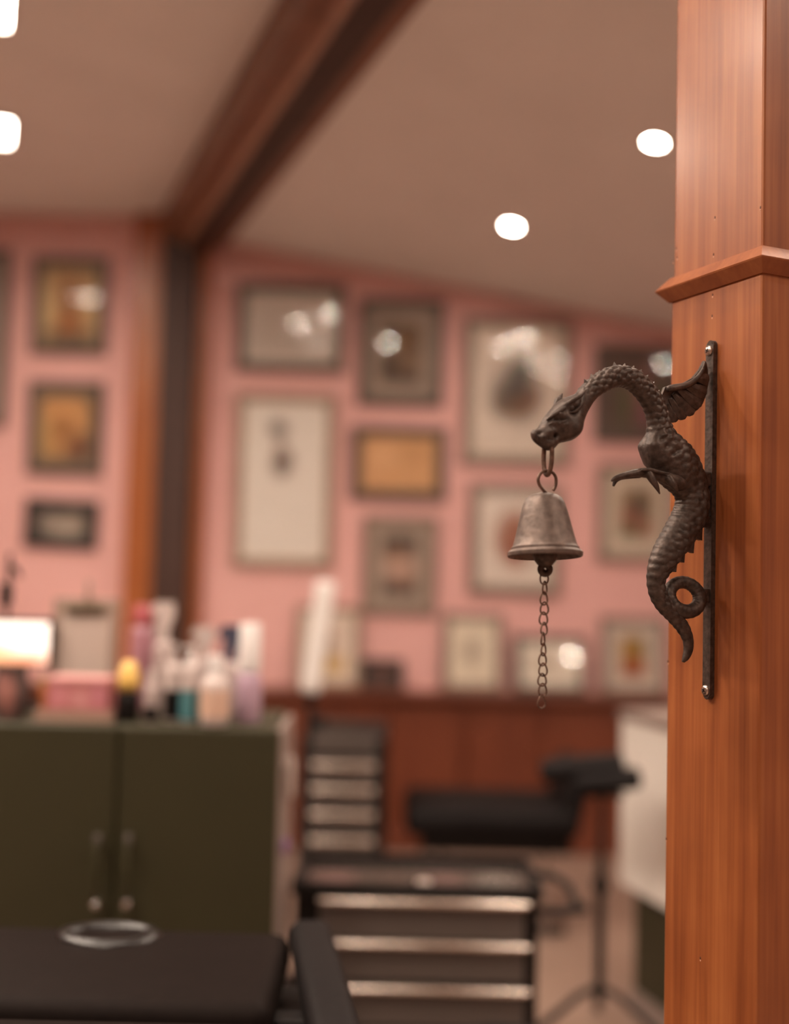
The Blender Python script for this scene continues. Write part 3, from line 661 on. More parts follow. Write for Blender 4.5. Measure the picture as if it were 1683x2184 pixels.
picture((498, 838, 714, 1212), 15, M['frame_tan'], (0.88, .80, .68), (0.03, .02, .97, .98), print_mat('print_5', (0.88, .82, .74), [('e', .41, .84, .10, .055, (.08, .06, .05), .6), ('e', .47, .62, .12, .085, (.09, .05, .04), .5), ('e', .44, .71, .05, .05, (.35, .25, .2), .7)], noise=0.05, warp=0.02), 'tall cream scroll sheet with two small ink drawings', 1.6)
picture((748, 908, 953, 1068), 17, M['frame_dark'], (0.42, .24, .11), (0.03, .03, .97, .97), print_mat('print_6', (0.72, .40, .19), [('e', .3, .6, .2, .2, (.80, .47, .24), .7), ('e', .7, .7, .2, .2, (.62, .34, .15), .7), ('e', .6, .3, .3, .2, (.70, .39, .18), .7)], noise=0.15, nscale=9), 'orange tan map print in a dark landscape frame', 1.6)
picture((773, 1100, 932, 1312), 14, M['frame_grey'], (0.44, .35, .28), (0.20, .14, .80, .86), print_mat('print_7', (0.07, .048, .036), [('e', .5, .48, .52, .24, (.66, .44, .35), .5), ('e', .6, .3, .22, .14, (.42, .25, .18), .5), ('e', .4, .66, .3, .1, (.30, .17, .10), .5)]), 'grey matted dark photograph with a pale band below the orange map', 1.4)
picture((1000, 1030, 1198, 1270), 16, M['frame_grey'], (0.84, .74, .64), (0.05, .04, .95, .96), print_mat('print_8', (0.84, .75, .66), [('e', .5, .5, .28, .32, (.36, .13, .08), .3), ('e', .5, .58, .14, .14, (.44, .2, .13), .5)], warp=0.03), 'cream picture with a reddish oval portrait behind the bell', 1.4)
picture((1275, 990, 1440, 1200), 14, M['frame_grey'], (0.70, .60, .48), (0.22, .20, .80, .82), print_mat('print_9', (0.36, .25, .15), [('e', .55, .62, .25, .25, (.08, .055, .04), .5), ('e', .3, .4, .2, .2, (.34, .12, .08), .5), ('e', .3, .1, .3, .12, (.12, .12, .05), .5), ('e', .75, .2, .2, .2, (.34, .15, .10), .5)]), 'colourful small print with a wide cream mat behind the dragon claw', 1.4)
# standing on the ledge
LG = dict(ledge=True)
picture((630, 1296, 768, 1470), 11, M['frame_tan'], (0.80, .70, .58), (0.10, .08, .90, .92), print_mat('print_10', (0.74, .60, .50), [('e', .58, .20, .32, .14, (.62, .40, .12), .5), ('e', .5, .62, .1, .08, (.30, .16, .06), .6), ('e', .45, .42, .12, .12, (.32, .22, .17), .6)]), 'cream picture with a yellow patch standing behind the white lamp head', 7, **LG)
picture((768, 1408, 860, 1470), 10, M['frame_black'], (0.06, .03, .025), (0.1, .1, .9, .9), print_mat('print_11', (0.10, .045, .035), [('e', .6, .45, .2, .3, (.19, .08, .06), .5)]), 'tiny black frame standing low on the wainscot ledge', 8, **LG)
picture((944, 1304, 1074, 1470), 12, M['frame_grey'], (0.80, .70, .56), (0.08, .06, .92, .94), print_mat('print_12', (0.82, .72, .56), [('e', .5, .5, .16, .22, (.40, .32, .25), .7), ('e', .5, .56, .05, .1, (.25, .2, .16), .7)]), 'pale portrait sheet with a faint grey motif standing left of the chain', 7, **LG)
picture((1098, 1348, 1252, 1470), 12, M['frame_dark'], (0.84, .76, .64), (0.06, .08, .94, .92), print_mat('print_13', (0.84, .76, .64), [('r', .5, .5, .35, .2, (.58, .49, .39), .6)]), 'pale landscape sheet standing on the ledge behind the chain end', 11.2, **LG)
picture((1284, 1304, 1424, 1470), 12, M['frame_grey'], (0.64, .54, .46), (0.25, .18, .75, .80), print_mat('print_14', (0.42, .24, .05), [('e', .5, .2, .5, .25, (.36, .07, .03), .5), ('e', .4, .8, .5, .2, (.40, .22, .05), .5), ('e', .9, .7, .15, .25, (.13, .12, .04), .5)]), 'red and yellow print with a wide mat standing beside the post', 6, **LG)

# ================================================================ GREEN CABINET
YC = 2.67; ZC = at(400, 1551, YC).z
cxr = at(592, 1750, YC).x; cxl = at(-110, 1750, YC).x; DEP = 0.36
cab = thing('green_cabinet', 'olive green two-door cabinet with a pale side panel and chrome handles', 'cabinet', ((cxl + cxr) / 2, YC + DEP / 2, 0))
obj('carcass', MB().rbox(((cxl + cxr) / 2 - .006, YC + 0.02 + (DEP - .02) / 2, (ZC - .03) / 2 + 0.03), (cxr - cxl - .036, DEP - 0.02, ZC - .06), 0.003, 1), M['green'], cab)
obj('top_board', MB().rbox(((cxl + cxr) / 2 - .010, YC + DEP / 2 + .012, ZC - 0.014), (cxr - cxl - .018, DEP - .02, 0.028), 0.008, 3), M['green'], cab)
obj('side_panel', MB().rbox((cxr - .008, YC + DEP / 2 + .014, ZC / 2 - .004), (0.018, DEP - .028, ZC - .010), 0.006, 3), M['side'], cab)
xd = at(247, 1750, YC).x
for x0, x1, hx in ((cxl + .003, xd - .003, 204), (xd + .003, cxr - .002, 270)):
    dr_ = obj('door', MB().rbox(((x0 + x1) / 2, YC + .01, (ZC - .002 + .07) / 2), (x1 - x0, 0.02, ZC - .002 - .07), 0.006, 3), M['green'], cab)
    pa = at(hx + 1, 1792, YC - .035); pb = at(hx - 3, 1930, YC - .035)
    pts = [Vector((pa.x, YC + .001, pa.z)), Vector((pa.x, YC - .022, pa.z)), Vector((pa.x, YC - .033, pa.z - .012)), Vector((pb.x, YC - .033, pb.z + .012)), Vector((pb.x, YC - .022, pb.z)), Vector((pb.x, YC + .001, pb.z))]
    hd = obj('handle', MB().tube(pts, 0.0055, 12), M['green'], dr_, smooth=40)
    obj('handle_boss', MB().ball((pb.x, YC - .026, pb.z), (0.011, 0.011, 0.011), 16, 10), M['chrome'], hd, smooth=True)
    obj('handle_boss', MB().rbox((pa.x, YC - .024, pa.z - .002), (0.016, 0.014, 0.026), .005, 2), M['drawer'], hd, smooth=True)  # same fitting as the chrome boss, its weaker reflection put into duller colour
obj('plinth', MB().box(((cxl + cxr) / 2, YC + DEP / 2 + .02, .03), (cxr - cxl - .02, DEP - .06, .06)), M['black'], cab)
# small holders hooked on the side of the cabinet
sx_ = cxr + 0.002
t = thing('hanging_tube_holder', 'pale rounded holder hooked on the side of the green cabinet', 'holder', (sx_ + .013, YC + .12, at(622, 1690, YC + .12).z))
zz = at(622, 1655, YC + .12).z
obj('cup', MB().lathe([(1e-6, -.05), (.011, -.05), (.0125, -.04), (.0125, .03), (.010, .045), (.004, .05), (1e-6, .05)], (sx_ + .013, YC + .12, zz), 20), M['side_pale'], t, smooth=40)
obj('hook', MB().box((sx_ + .003, YC + .12, zz + .03), (.008, .012, .02)), M['whiteplastic'], t)
t = thing('purple_tag', 'small purple plastic tag on the side of the green cabinet', 'tag', (sx_ + .01, YC + .12, at(622, 1815, YC + .12).z))
zz = at(622, 1805, YC + .12).z
obj('tag_body', MB().rbox((sx_ + .007, YC + .12, zz), (.014, .03, .035), .004, 2), mat('purple_plastic', (0.28, 0.16, 0.36), 0.4), t, smooth=40)
obj('tag_loop', MB().tube([(sx_ + .007, YC + .12 + .006 * cos(a), zz + .02 + .006 * sin(a)) for a in [2 * pi * k / 16 for k in range(16)]], .0012, 6, closed=True), M['chrome'], t)

# ---------------------------------------------------------------- things on the cabinet
def bottle(px, wpx, ytop, Yd, label, body, cap, kind='pump', shoulder=0.72, lab=None, name='bottle', ybase=None, clear=False):
    sc_ = Yd / FPX; r = wpx * sc_ / 2; p = at(px, 1500, Yd); zt_ = at(px, ytop, Yd).z; z0 = ZC + 0.0008
    h = zt_ - z0; t = thing(name, label, 'bottle', (p.x, Yd, z0), 'bottles on the green cabinet')
    hb = h * shoulder; c = (p.x, Yd, z0)
    o = obj('bottle_body', MB().lathe([(1e-6, 0), (r * .92, 0), (r, r * .12), (r, hb - r * .9), (r * .93, hb - r * .45), (r * .7, hb - r * .12), (r * .42, hb), (r * .40, hb + h * .02), (1e-6, hb + h * .02)], c, 28), body, t, smooth=35)
    if lab is not None:
        m_, f0, f1 = lab
        obj('label_band', MB().lathe([(r * 1.0, hb * f0), (r * 1.03, hb * f0), (r * 1.03, hb * f1), (r * 1.0, hb * f1)], c, 28, close=True), m_, o, smooth=35)
    if kind == 'cap':
        obj('cap', MB().lathe([(1e-6, hb), (r * .5, hb), (r * .52, hb + (h - hb) * .2), (r * .46, h * .98), (r * .38, h), (1e-6, h)], c, 24), cap, t, smooth=35)
    elif kind == 'dome':
        obj('cap', MB().lathe([(1e-6, hb), (r * .93, hb - .002), (r * .98, hb + (h - hb) * .3), (r * .85, hb + (h - hb) * .65), (r * .5, h * .985), (1e-6, h)], c, 24), cap, t, smooth=True)
    elif kind == 'pump':
        obj('pump_collar', MB().lathe([(1e-6, hb), (r * .5, hb), (r * .5, hb + (h - hb) * .3), (r * .16, hb + (h - hb) * .38), (r * .16, h * .96), (1e-6, h * .96)], c, 20), cap, t, smooth=35)
        obj('pump_head', MB().rbox((p.x - r * .25, Yd, h * .97 + z0), (r * 1.3, r * .5, (h - hb) * .2), r * .1, 2), cap, t, smooth=40)
    elif kind == 'wide':
        obj('cap', MB().lathe([(1e-6, hb), (r * .85, hb), (r * .88, hb + .004), (r * .82, h * .985), (r * .74, h), (1e-6, h)], c, 24), cap, t, smooth=35)
    else:
        k = h - hb
        obj('collar', MB().lathe([(1e-6, hb), (r * .5, hb), (r * .46, hb + k * .35), (1e-6, hb + k * .35)], c, 20), cap, t, smooth=35)
        P = lambda x, z: Vector((p.x + x * r, Yd - r * .3, z0 + hb + z * k))
        obj('trigger_head', MB().prism([P(-.4, .3), P(.5, .3), P(1.0, .65), P(.9, 1.0), P(-.9, 1.0), P(-1.25, .85), P(-1.25, .68), P(-.5, .62)], (0, r * .6, 0)), cap, t)
        obj('trigger', MB().prism([P(-.55, .62), P(-.8, .62), P(-1.0, .25), P(-.9, .0), P(-.75, .05), P(-.62, .35)], (0, r * .5, 0)), cap, t)
    return t
pale = mat('pale_plastic', (0.56, 0.47, 0.44), 0.35)
pale2 = mat('frosted_plastic', (0.44, 0.35, 0.33), 0.35)
pinkb = mat('magenta_plastic', (0.40, 0.19, 0.23), 0.35); redc = mat('red_cap', (0.42, 0.10, 0.11), 0.4)
yel = mat('yellow_cap', (0.80, 0.52, 0.14), 0.4); blk = M['black']; teal = mat('teal_label', (0.07, 0.20, 0.22), 0.5)
beige = mat('beige_label', (0.60, 0.40, 0.30), 0.6); lav = mat('lavender_plastic', (0.44, 0.30, 0.38), 0.35); navy = mat('navy_plastic', (0.05, 0.055, 0.09), 0.4)
bottle(300, 50, 1290, 2.95, 'tall magenta bottle with a red cap at the back of the cabinet', pinkb, redc, 'wide', 0.82)
bottle(345, 42, 1284, 2.90, 'tall frosted spray bottle beside the magenta bottle', pale2, pale, 'spray', 0.66)
bottle(273, 46, 1409, 2.75, 'black jar with a round yellow lid', blk, yel, 'dome', 0.52, name='jar')
bottle(322, 30, 1428, 2.73, 'slim frosted bottle with a black label next to the yellow-lidded jar', pale2, pale, 'cap', 0.75, lab=(blk, .05, .4))
bottle(368, 36, 1372, 2.76, 'white pump bottle with a black lower label', pale, pale, 'pump', 0.74, lab=(blk, .06, .55))
bottle(404, 38, 1376, 2.74, 'white pump bottle with a teal lower label', pale, M['whiteplastic'], 'pump', 0.78, lab=(teal, .05, .55))
bottle(432, 44, 1338, 2.93, 'pale spray bottle behind the teal-labelled bottle', pale2, pale, 'spray', 0.66)
bottle(458, 60, 1398, 2.71, 'stout white bottle with a round beige label at the front', pale, M['whiteplastic'], 'cap', 0.72, lab=(beige, .18, .72))
bottle(492, 46, 1334, 2.90, 'clear spray bottle with a navy trigger head', pale2, navy, 'spray', 0.60)
bottle(530, 54, 1330, 2.78, 'lavender bottle with a tall white cap at the cabinet corner', lav, M['whiteplastic'], 'wide', 0.52)

# screen with stand
Ys = 2.93
p0 = at(-70, 1316, Ys); p1 = at(109, 1424, Ys)
t = thing('display_screen', 'bright lit screen in a dark bezel at the left end of the cabinet', 'screen', ((p0.x + p1.x) / 2, Ys, ZC + .001))
cx_ = (p0.x + p1.x) / 2; cz_ = (p0.z + p1.z) / 2; W_ = p1.x - p0.x; H_ = p0.z - p1.z
obj('bezel', MB().rbox((cx_, Ys + .012, cz_), (W_, .022, H_), .004, 2), M['black'], t)
scr = print_mat('screen_image', (0.95, 0.78, 0.68), [('r', .5, .08, .6, .18, (.62, .25, .14), .6), ('e', .3, .25, .25, .2, (.7, .35, .18), .8)], emission=0.9, noise=.03)
obj('screen_face', MB().box((cx_, Ys - .001, cz_ - .001), (W_ - .018, .004, H_ - .018)), scr, t)
obj('stand_neck', MB().rbox((cx_, Ys + .02, (ZC + p1.z) / 2 + .012), (.05, .02, p1.z - ZC + .004), .004, 2), M['black'], t)
obj('stand_foot', MB().rbox((cx_, Ys - .012, ZC + .008), (.16, .09, .012), .004, 2), M['black'], t)
# black arm stand behind the screen
Ya = 2.995
xs = at(16, 1250, Ya).x
t = thing('arm_stand', 'thin black arm stand with clamp rising behind the lit screen', 'stand', (xs, Ya, ZC + .001))
obj('base', MB().lathe([(1e-6, 0), (.022, 0), (.022, .008), (.006, .012), (1e-6, .012)], (xs, Ya, ZC + .001), 20), M['black'], t)
za = at(16, 1180, Ya).z; zc_ = at(14, 1268, Ya).z
obj('pole', MB().tube([(xs, Ya, ZC + .01), (xs + .001, Ya, zc_), (xs + .003, Ya, za)], .0062, 10), M['black'], t)
obj('clamp', MB().rbox((xs, Ya - .006, zc_), (.028, .028, .06), .005, 2), M['black'], t)
zb_ = at(40, 1225, Ya).z
obj('arm', MB().tube([(xs + .002, Ya, zb_ + .02), (xs + .022, Ya - .004, zb_ + .012), (xs + .036, Ya - .006, zb_ - .008)], [.008, .009, .004], 10), M['black'], t)
# dark pot with pink pattern
Yp = 2.74; xp = at(22, 1480, Yp).x
potm = print_mat('pot_pattern', (0.075, .05, .045), [('e', .55, .5, .22, .35, (.42, .17, .14), .6), ('e', .35, .75, .12, .15, (.34, .14, .12), .6)])
t = thing('patterned_pot', 'dark pot with a pink pattern below the lit screen', 'pot', (xp, Yp, ZC + .001))
hP = at(22, 1424, Yp).z - ZC
obj('pot_body', MB().lathe([(1e-6, 0), (.032, 0), (.044, hP * .35), (.045, hP * .6), (.036, hP * .9), (.038, hP), (.033, hP), (.031, hP * .9), (1e-6, hP * .86)], (xp, Yp, ZC + .001), 28), potm, t, smooth=40)
obj('pot_rim', MB().tube([(xp + .037 * cos(a), Yp + .037 * sin(a), ZC + hP + .001) for a in [2 * pi * k / 28 for k in range(28)]], .003, 8, closed=True), M['black'], t)
# clipboard stand
Yb = 2.96
q0 = at(112, 1276, Yb); q1 = at(246, 1500, Yb); cbm = mat('taupe_board', (0.30, 0.21, 0.165), 0.6); xm = (q0.x + q1.x) / 2; Wb = q1.x - q0.x
t = thing('clipboard', 'taupe clipboard with a paper sheet and metal clip leaning at the back', 'clipboard', (xm, Yb, ZC + .001))
hB = q0.z - ZC
LM = Matrix.Rotation(radians(-4), 3, 'X')
base = Vector((xm, Yb - .008, ZC + .0015)); LB = lambda x, y, z: base + LM @ Vector((x, y, z))
obj('board', MB().rbox(LB(0, .004, hB / 2), (Wb, .006, hB), .0025, 2, LM), cbm, t)
obj('paper', MB().box(LB(.0, .0002, hB * .44), (Wb * .74, .0012, hB * .80), LM), mat('warm_paper', (0.46, 0.37, 0.32), 0.8), t)
obj('clip', MB().rbox(LB(.0, -.004, hB * .90), (Wb * .55, .012, hB * .10), .003, 2, LM), mat('dull_clip_metal', (0.14, .105, .07), .4, metal=.6), t)
obj('hanging_hook', MB().tube([LB(.004, .002, hB * .95), LB(.004, -.002, hB * 1.05), LB(.003, 0, hB * 1.14), LB(0, 0, hB * 1.17)], [.008, .006, .006, .004], 10), cbm, t, smooth=True)
# pink box on a pale tray
Yt = 2.76
g0 = at(112, 1440, Yt); g1 = at(238, 1505, Yt)
pbx = print_mat('pink_box_print', (0.52, .17, .17), [('e', .2, .6, .15, .3, (.66, .25, .27), .6), ('e', .55, .5, .15, .3, (.68, .30, .30), .6), ('e', .85, .65, .12, .3, (.6, .22, .26), .6), ('e', .4, .15, .3, .15, (.34, .08, .08), .6)])
trz = ZC + .001
tray = thing('pale_tray', 'shallow pale tray under the pink box', 'tray', ((g0.x + g1.x) / 2 - .004, Yt, trz))
Wt = (g1.x - g0.x) + .035
trm = mat('tray_beige', (0.36, .22, .17), .55)
obj('tray_floor', MB().box(((g0.x + g1.x) / 2 - .004, Yt, trz + .002), (Wt, .10, .004)), trm, tray)
for dx, dy, sx2, sy2 in ((0, -.05, Wt, .004), (0, .05, Wt, .004), (-Wt / 2, 0, .004, .1), (Wt / 2, 0, .004, .1)):
    obj('tray_wall', MB().box(((g0.x + g1.x) / 2 - .004 + dx, Yt + dy, trz + .014), (sx2, sy2, .027)), trm, tray)
bt = thing('pink_box', 'pink patterned box with pale lid standing in the shallow tray', 'box', ((g0.x + g1.x) / 2, Yt, trz + .005))
bh = g0.z - trz - .006
obj('box_body', MB().rbox(((g0.x + g1.x) / 2, Yt, trz + .005 + bh * .44), (g1.x - g0.x, .08, bh * .88), .003, 2), pbx, bt)
obj('box_lid', MB().rbox(((g0.x + g1.x) / 2, Yt, trz + .005 + bh * .94), (g1.x - g0.x + .004, .084, bh * .12), .003, 2), mat('lid_pink', (.60, .28, .27), .5), bt)
yb_ = at(102, 1455, Yt)
t = thing('orange_pot', 'small orange pot beside the pink box', 'pot', (yb_.x - .006, Yt - .02 + .015, trz + .005))
obj('pot_cup', MB().lathe([(1e-6, 0), (.009, 0), (.011, .05), (.012, .075), (.009, .082), (1e-6, .082)], (yb_.x - .006, Yt - .005, trz + .005), 18), mat('orange_plastic', (.45, .16, .06), .5), t, smooth=40)
obj('pot_lid', MB().lathe([(1e-6, .082), (.012, .082), (.012, .090), (1e-6, .092)], (yb_.x - .006, Yt - .005, trz + .005), 18), mat('green_lid', (.28, .20, .07), .5), t, smooth=40)

# ================================================================ FAR DRAWER CHEST
Yf = 4.5
a0 = at(640, 1572, Yf); a1 = at(826, 1572, Yf)
t = thing('drawer_chest', 'narrow black chest of grey drawers against the red wainscot', 'drawer chest', ((a0.x + a1.x) / 2, Yf + .28, 0))
Wc = a1.x - a0.x; xm = (a0.x + a1.x) / 2; Hc = a0.z
obj('case', MB().rbox((xm, Yf + .29, Hc / 2 + .02), (Wc, .55, Hc - .04), .006, 2), M['black'], t)
rows = [1590, 1641, 1692, 1745, 1800, 1853]
for i, y in enumerate(rows):
    zc2 = at(730, y, Yf).z; hgt = 0.088
    d_ = obj('drawer', MB().rbox((xm - .012, Yf + .006, zc2), (Wc - .055, .02, hgt - .012), .004, 2), M['drawer'], t)
    if i: obj('drawer_pull', MB().rbox((xm - .012, Yf - .012, zc2 + hgt * .18), (Wc - .06, .026, .020), .009, 3), M['pull'], d_, smooth=40)
    else: obj('drawer_pull', MB().rbox((xm - .012, Yf - .008, zc2 + hgt * .1), (Wc - .09, .014, .012), .004, 2), M['drawer'], d_, smooth=40)
obj('foot', MB().box((xm - Wc * .4, Yf + .05, .01), (.04, .04, .06)), M['black'], t); obj('foot', MB().box((xm + Wc * .4, Yf + .05, .01), (.04, .04, .06)), M['black'], t)
for o in t.children:
    if o.name.startswith('foot'): o.location.z += .02

# ================================================================ NEAR TOOL CART
Yn = 2.9
c0 = at(629, 1890, Yn); c1 = at(1152, 1890, Yn); zrim = at(900, 1886, Yn).z; Wn = c1.x - c0.x; xm = (c0.x + c1.x) / 2; Dn = .29
t = thing('tool_cart', 'black tool cart with grey drawers, silver pulls and an open tray top', 'tool cart', (xm, Yn + Dn / 2, 0))
z_tray = zrim - .034
obj('case', MB().rbox((xm, Yn + Dn / 2 + .01, (z_tray + .09) / 2), (Wn, Dn - .02, z_tray - .09), .006, 2), M['black'], t)
obj('tray_floor', MB().box((xm, Yn + Dn / 2, z_tray + .006), (Wn - .02, Dn - .02, .008)), mat('glossy_tray', (.06, .045, .04), .12), t)
for dx, dy, sx2, sy2 in ((0, -Dn / 2, Wn, .018), (0, Dn / 2, Wn, .018), (-Wn / 2, 0, .018, Dn), (Wn / 2, 0, .018, Dn)):
    obj('tray_rim', MB().rbox((xm + dx, Yn + Dn / 2 + dy, zrim - .018), (sx2, sy2, .036), .006, 2), M['black'], t, smooth=40)
for i, y in enumerate((1925, 2015, 2111, 2205, 2300)):
    zc2 = at(900, y, Yn - .02).z; p0_ = at(682, y, Yn).x; p1_ = at(1118, y, Yn).x
    d_ = obj('drawer', MB().rbox(((p0_ + p1_) / 2, Yn, zc2 - .045), (p1_ - p0_, .02, .098), .004, 2), M['drawer'], t)
    pts = [((p0_) - .002, Yn - .022, zc2), (p1_ + .012, Yn - .022, zc2)]
    obj('drawer_pull', MB().tube([pts[0], (p0_ + .01, Yn - .025, zc2), (p1_, Yn - .025, zc2), pts[1]], [.006, .0075, .0075, .006], 14).box(((p0_ + p1_) / 2, Yn - .012, zc2 + .004), (p1_ - p0_ - .02, .03, .003)), M['pull'], d_, smooth=40)
for sx2 in (-1, 1):
    for sy2 in (-1, 1):
        x_, y_ = xm + sx2 * (Wn / 2 - .06), Yn + Dn / 2 + sy2 * (Dn / 2 - .05)
        cst = obj('caster', MB().lathe([(1e-6, -.012), (.033, -.012), (.035, -.006), (.035, .006), (.033, .012), (1e-6, .012)], (x_, y_, .0355), 20, Matrix.Rotation(pi / 2, 3, 'Y')), M['black'], t)
        obj('caster_fork', MB().box((x_, y_, .075), (.036, .03, .05)), M['alu'], cst)
hz = zrim - .03
h0 = at(1150, 1850, Yn + .2); 
obj('push_handle', MB().tube([(c1.x - .005, Yn + .24, hz), (c1.x + .07, Yn + .24, hz - .005), (c1.x + .105, Yn + .20, hz - .02), (c1.x + .105, Yn + .06, hz - .04), (c1.x + .07, Yn + .03, hz - .04), (c1.x - .005, Yn + .03, hz - .04)], .011, 10), M['black'], t, smooth=True)
# things in the tray
zf = z_tray + .0105
clear = mat('jar_glass', (0.9, .85, .8), 0.05, trans=0.9)
p = at(1058, 1900, Yn + .09)
t2 = thing('glass_jar', 'clear ridged glass jar at the right of the cart tray', 'jar', (p.x, Yn + .09, zf))
hj = at(1058, 1872, Yn + .09).z - zf
obj('jar_body', MB().lathe([(1e-6, 0), (.055, 0), (.058, .006), (.058, hj - .008), (.054, hj), (.050, hj), (.052, hj - .01), (.052, .01), (1e-6, .008)], (p.x, Yn + .09, zf), 28), clear, t2, smooth=40)
for k in range(9):
    a = pi * (1.02 + .96 * k / 8); obj('ridge', MB().tube([(p.x + .059 * cos(a), Yn + .09 + .059 * sin(a), zf + .01), (p.x + .059 * cos(a), Yn + .09 + .059 * sin(a), zf + hj - .012)], .003, 8), pale2, t2)
p = at(904, 1900, Yn + .05)
t2 = thing('steel_cup', 'small shiny steel cup in the middle of the cart tray', 'cup', (p.x, Yn + .05, zf))
hj = at(904, 1880, Yn + .05).z - zf
obj('cup_body', MB().lathe([(1e-6, 0), (.016, 0), (.019, hj), (.017, hj), (.0145, .004), (1e-6, .004)], (p.x, Yn + .05, zf), 24), M['alu'], t2, smooth=40)
obj('cup_lip', MB().tube([(p.x + .0185 * cos(a), Yn + .05 + .0185 * sin(a), zf + hj) for a in [2 * pi * k / 24 for k in range(24)]], .002, 8, closed=True), M['alu'], t2)

# ================================================================ LED FLOOR LAMP
Yl = 3.95
la = at(696, 1240, Yl); lb = at(661, 1478, Yl)
t = thing('floor_lamp', 'black pole lamp with a tilted white bar-shaped head', 'floor lamp', (lb.x, Yl, 0))
dirv = (la - lb).normalized(); sidev = Vector((0, 1, 0)).cross(dirv).normalized(); LMx = Mx(sidev, Vector((0, 1, 0)), dirv)
hdm = (la + lb) / 2; Lh = (la - lb).length
hd = obj('lamp_head', MB().rbox(hdm, (.070, .05, Lh), .016, 3, LMx), M['whiteplastic'], t, smooth=40)
obj('diffuser', MB().rbox(hdm - Vector((0, .026, 0)), (.05, .006, Lh - .04), .002, 2, LMx), mat('unlit_diffuser', (.8, .76, .72), .4), hd)
obj('pole', MB().tube([(lb.x, Yl, .02), (lb.x + .002, Yl, lb.z + .0)], .012, 12), M['black'], t)
obj('joint', MB().rbox((lb.x + .004, Yl, lb.z - .02), (.035, .035, .05), .01, 2), M['black'], t)
jz = at(672, 1540, Yl).z
obj('knob', MB().lathe([(1e-6, 0), (.022, 0), (.022, .05), (1e-6, .05)], (lb.x + .01, Yl, jz), 16, Matrix.Rotation(pi / 2, 3, 'Y')), M['black'], t)
obj('base', MB().lathe([(1e-6, 0), (.15, 0), (.15, .012), (.02, .025), (1e-6, .025)], (lb.x, Yl, .0005), 32), M['black'], t)

# ================================================================ ARM REST STAND
Yr = 3.5
pc = at(1284, 1690, Yr)
t = thing('armrest_stand', 'black padded armrest on a tripod pole in front of the white counter', 'armrest', (pc.x, Yr, 0))
z_p = pc.z
PM = Matrix.Rotation(radians(-8), 3, 'Y') @ Matrix.Rotation(radians(-10), 3, 'Z')
p_a = at(1242, 1636, Yr + .03); p_b = at(1296, 1664, Yr - .06)
pad = obj('pad', MB().rbox(p_a, (.26, .15, .055), .022, 4, PM), M['vinyl'], t, smooth=True)
obj('pad_wing', MB().rbox(p_b, (.20, .13, .050), .02, 4, PM), M['vinyl'], t, smooth=True)
obj('pad_plate', MB().rbox((pc.x, Yr, z_p + .0), (.12, .10, .012), .003, 1), M['black'], t)
hub = at(1284, 2118, Yr).z
obj('upper_tube', MB().tube([(pc.x, Yr, z_p), (pc.x, Yr, .50)], .0105, 12), M['black'], t)
obj('lower_tube', MB().tube([(pc.x, Yr, .58), (pc.x, Yr, hub - .03)], .015, 12), M['black'], t)
zk = at(1284, 1888, Yr).z
obj('clamp', MB().rbox((pc.x, Yr, zk), (.045, .045, .04), .008, 2), M['black'], t)
obj('knob', MB().lathe([(1e-6, 0), (.014, 0), (.016, .012), (.016, .03), (1e-6, .032)], (pc.x - .04, Yr, zk - .07), 12, Matrix.Rotation(-pi / 2, 3, 'Y')), M['black'], t)
for a in (200, 325, 80):
    a = radians(a); R_ = .34
    lg = obj('leg', MB().tube([(pc.x, Yr, hub + .02), (pc.x + .07 * cos(a), Yr + .07 * sin(a), hub), (pc.x + R_ * cos(a), Yr + R_ * sin(a), .014)], .0105, 10), M['black'], t)
    obj('rubber_foot', MB().ball((pc.x + R_ * cos(a), Yr + R_ * sin(a), .014), .0135, 12, 8), M['black'], lg)

# ================================================================ TATTOO BENCH
Yh = 4.75
b0 = at(862, 1740, Yh); b1 = at(1245, 1740, Yh); zs = at(1040, 1706, Yh).z
t = thing('padded_bench', 'low black padded treatment bench with raised end in front of the wainscot', 'bench', ((b0.x + b1.x) / 2, Yh, 0))
xm = (b0.x + b1.x) / 2
obj('seat_pad', MB().rbox((xm - .02, Yh + .05, zs - .06), (b1.x - b0.x - .04, .50, .12), .045, 4), M['vinyl'], t, smooth=True)
pe = at(1215, 1665, Yh)
obj('raised_pad', MB().rbox((pe.x, Yh + .05, (zs + pe.z) / 2 + .0), (.10, .46, .26), .04, 4, Matrix.Rotation(radians(14), 3, 'Y')), M['vinyl'], t, smooth=True)
obj('under_frame', MB().rbox((xm, Yh + .05, zs - .15), (b1.x - b0.x - .14, .40, .07), .01, 2), M['black'], t)
for px in (905, 945, 1155):
    x_ = at(px, 1800, Yh).x
    for yy in (Yh - .12, Yh + .2):
        obj('leg', MB().tube([(x_, yy, zs - .12), (x_, yy, .006)], .014, 12), M['chrome'], t)
obj('floor_bar', MB().rbox((xm, Yh - .12, .02), (b1.x - b0.x - .18, .04, .03), .006, 2), M['black'], t)

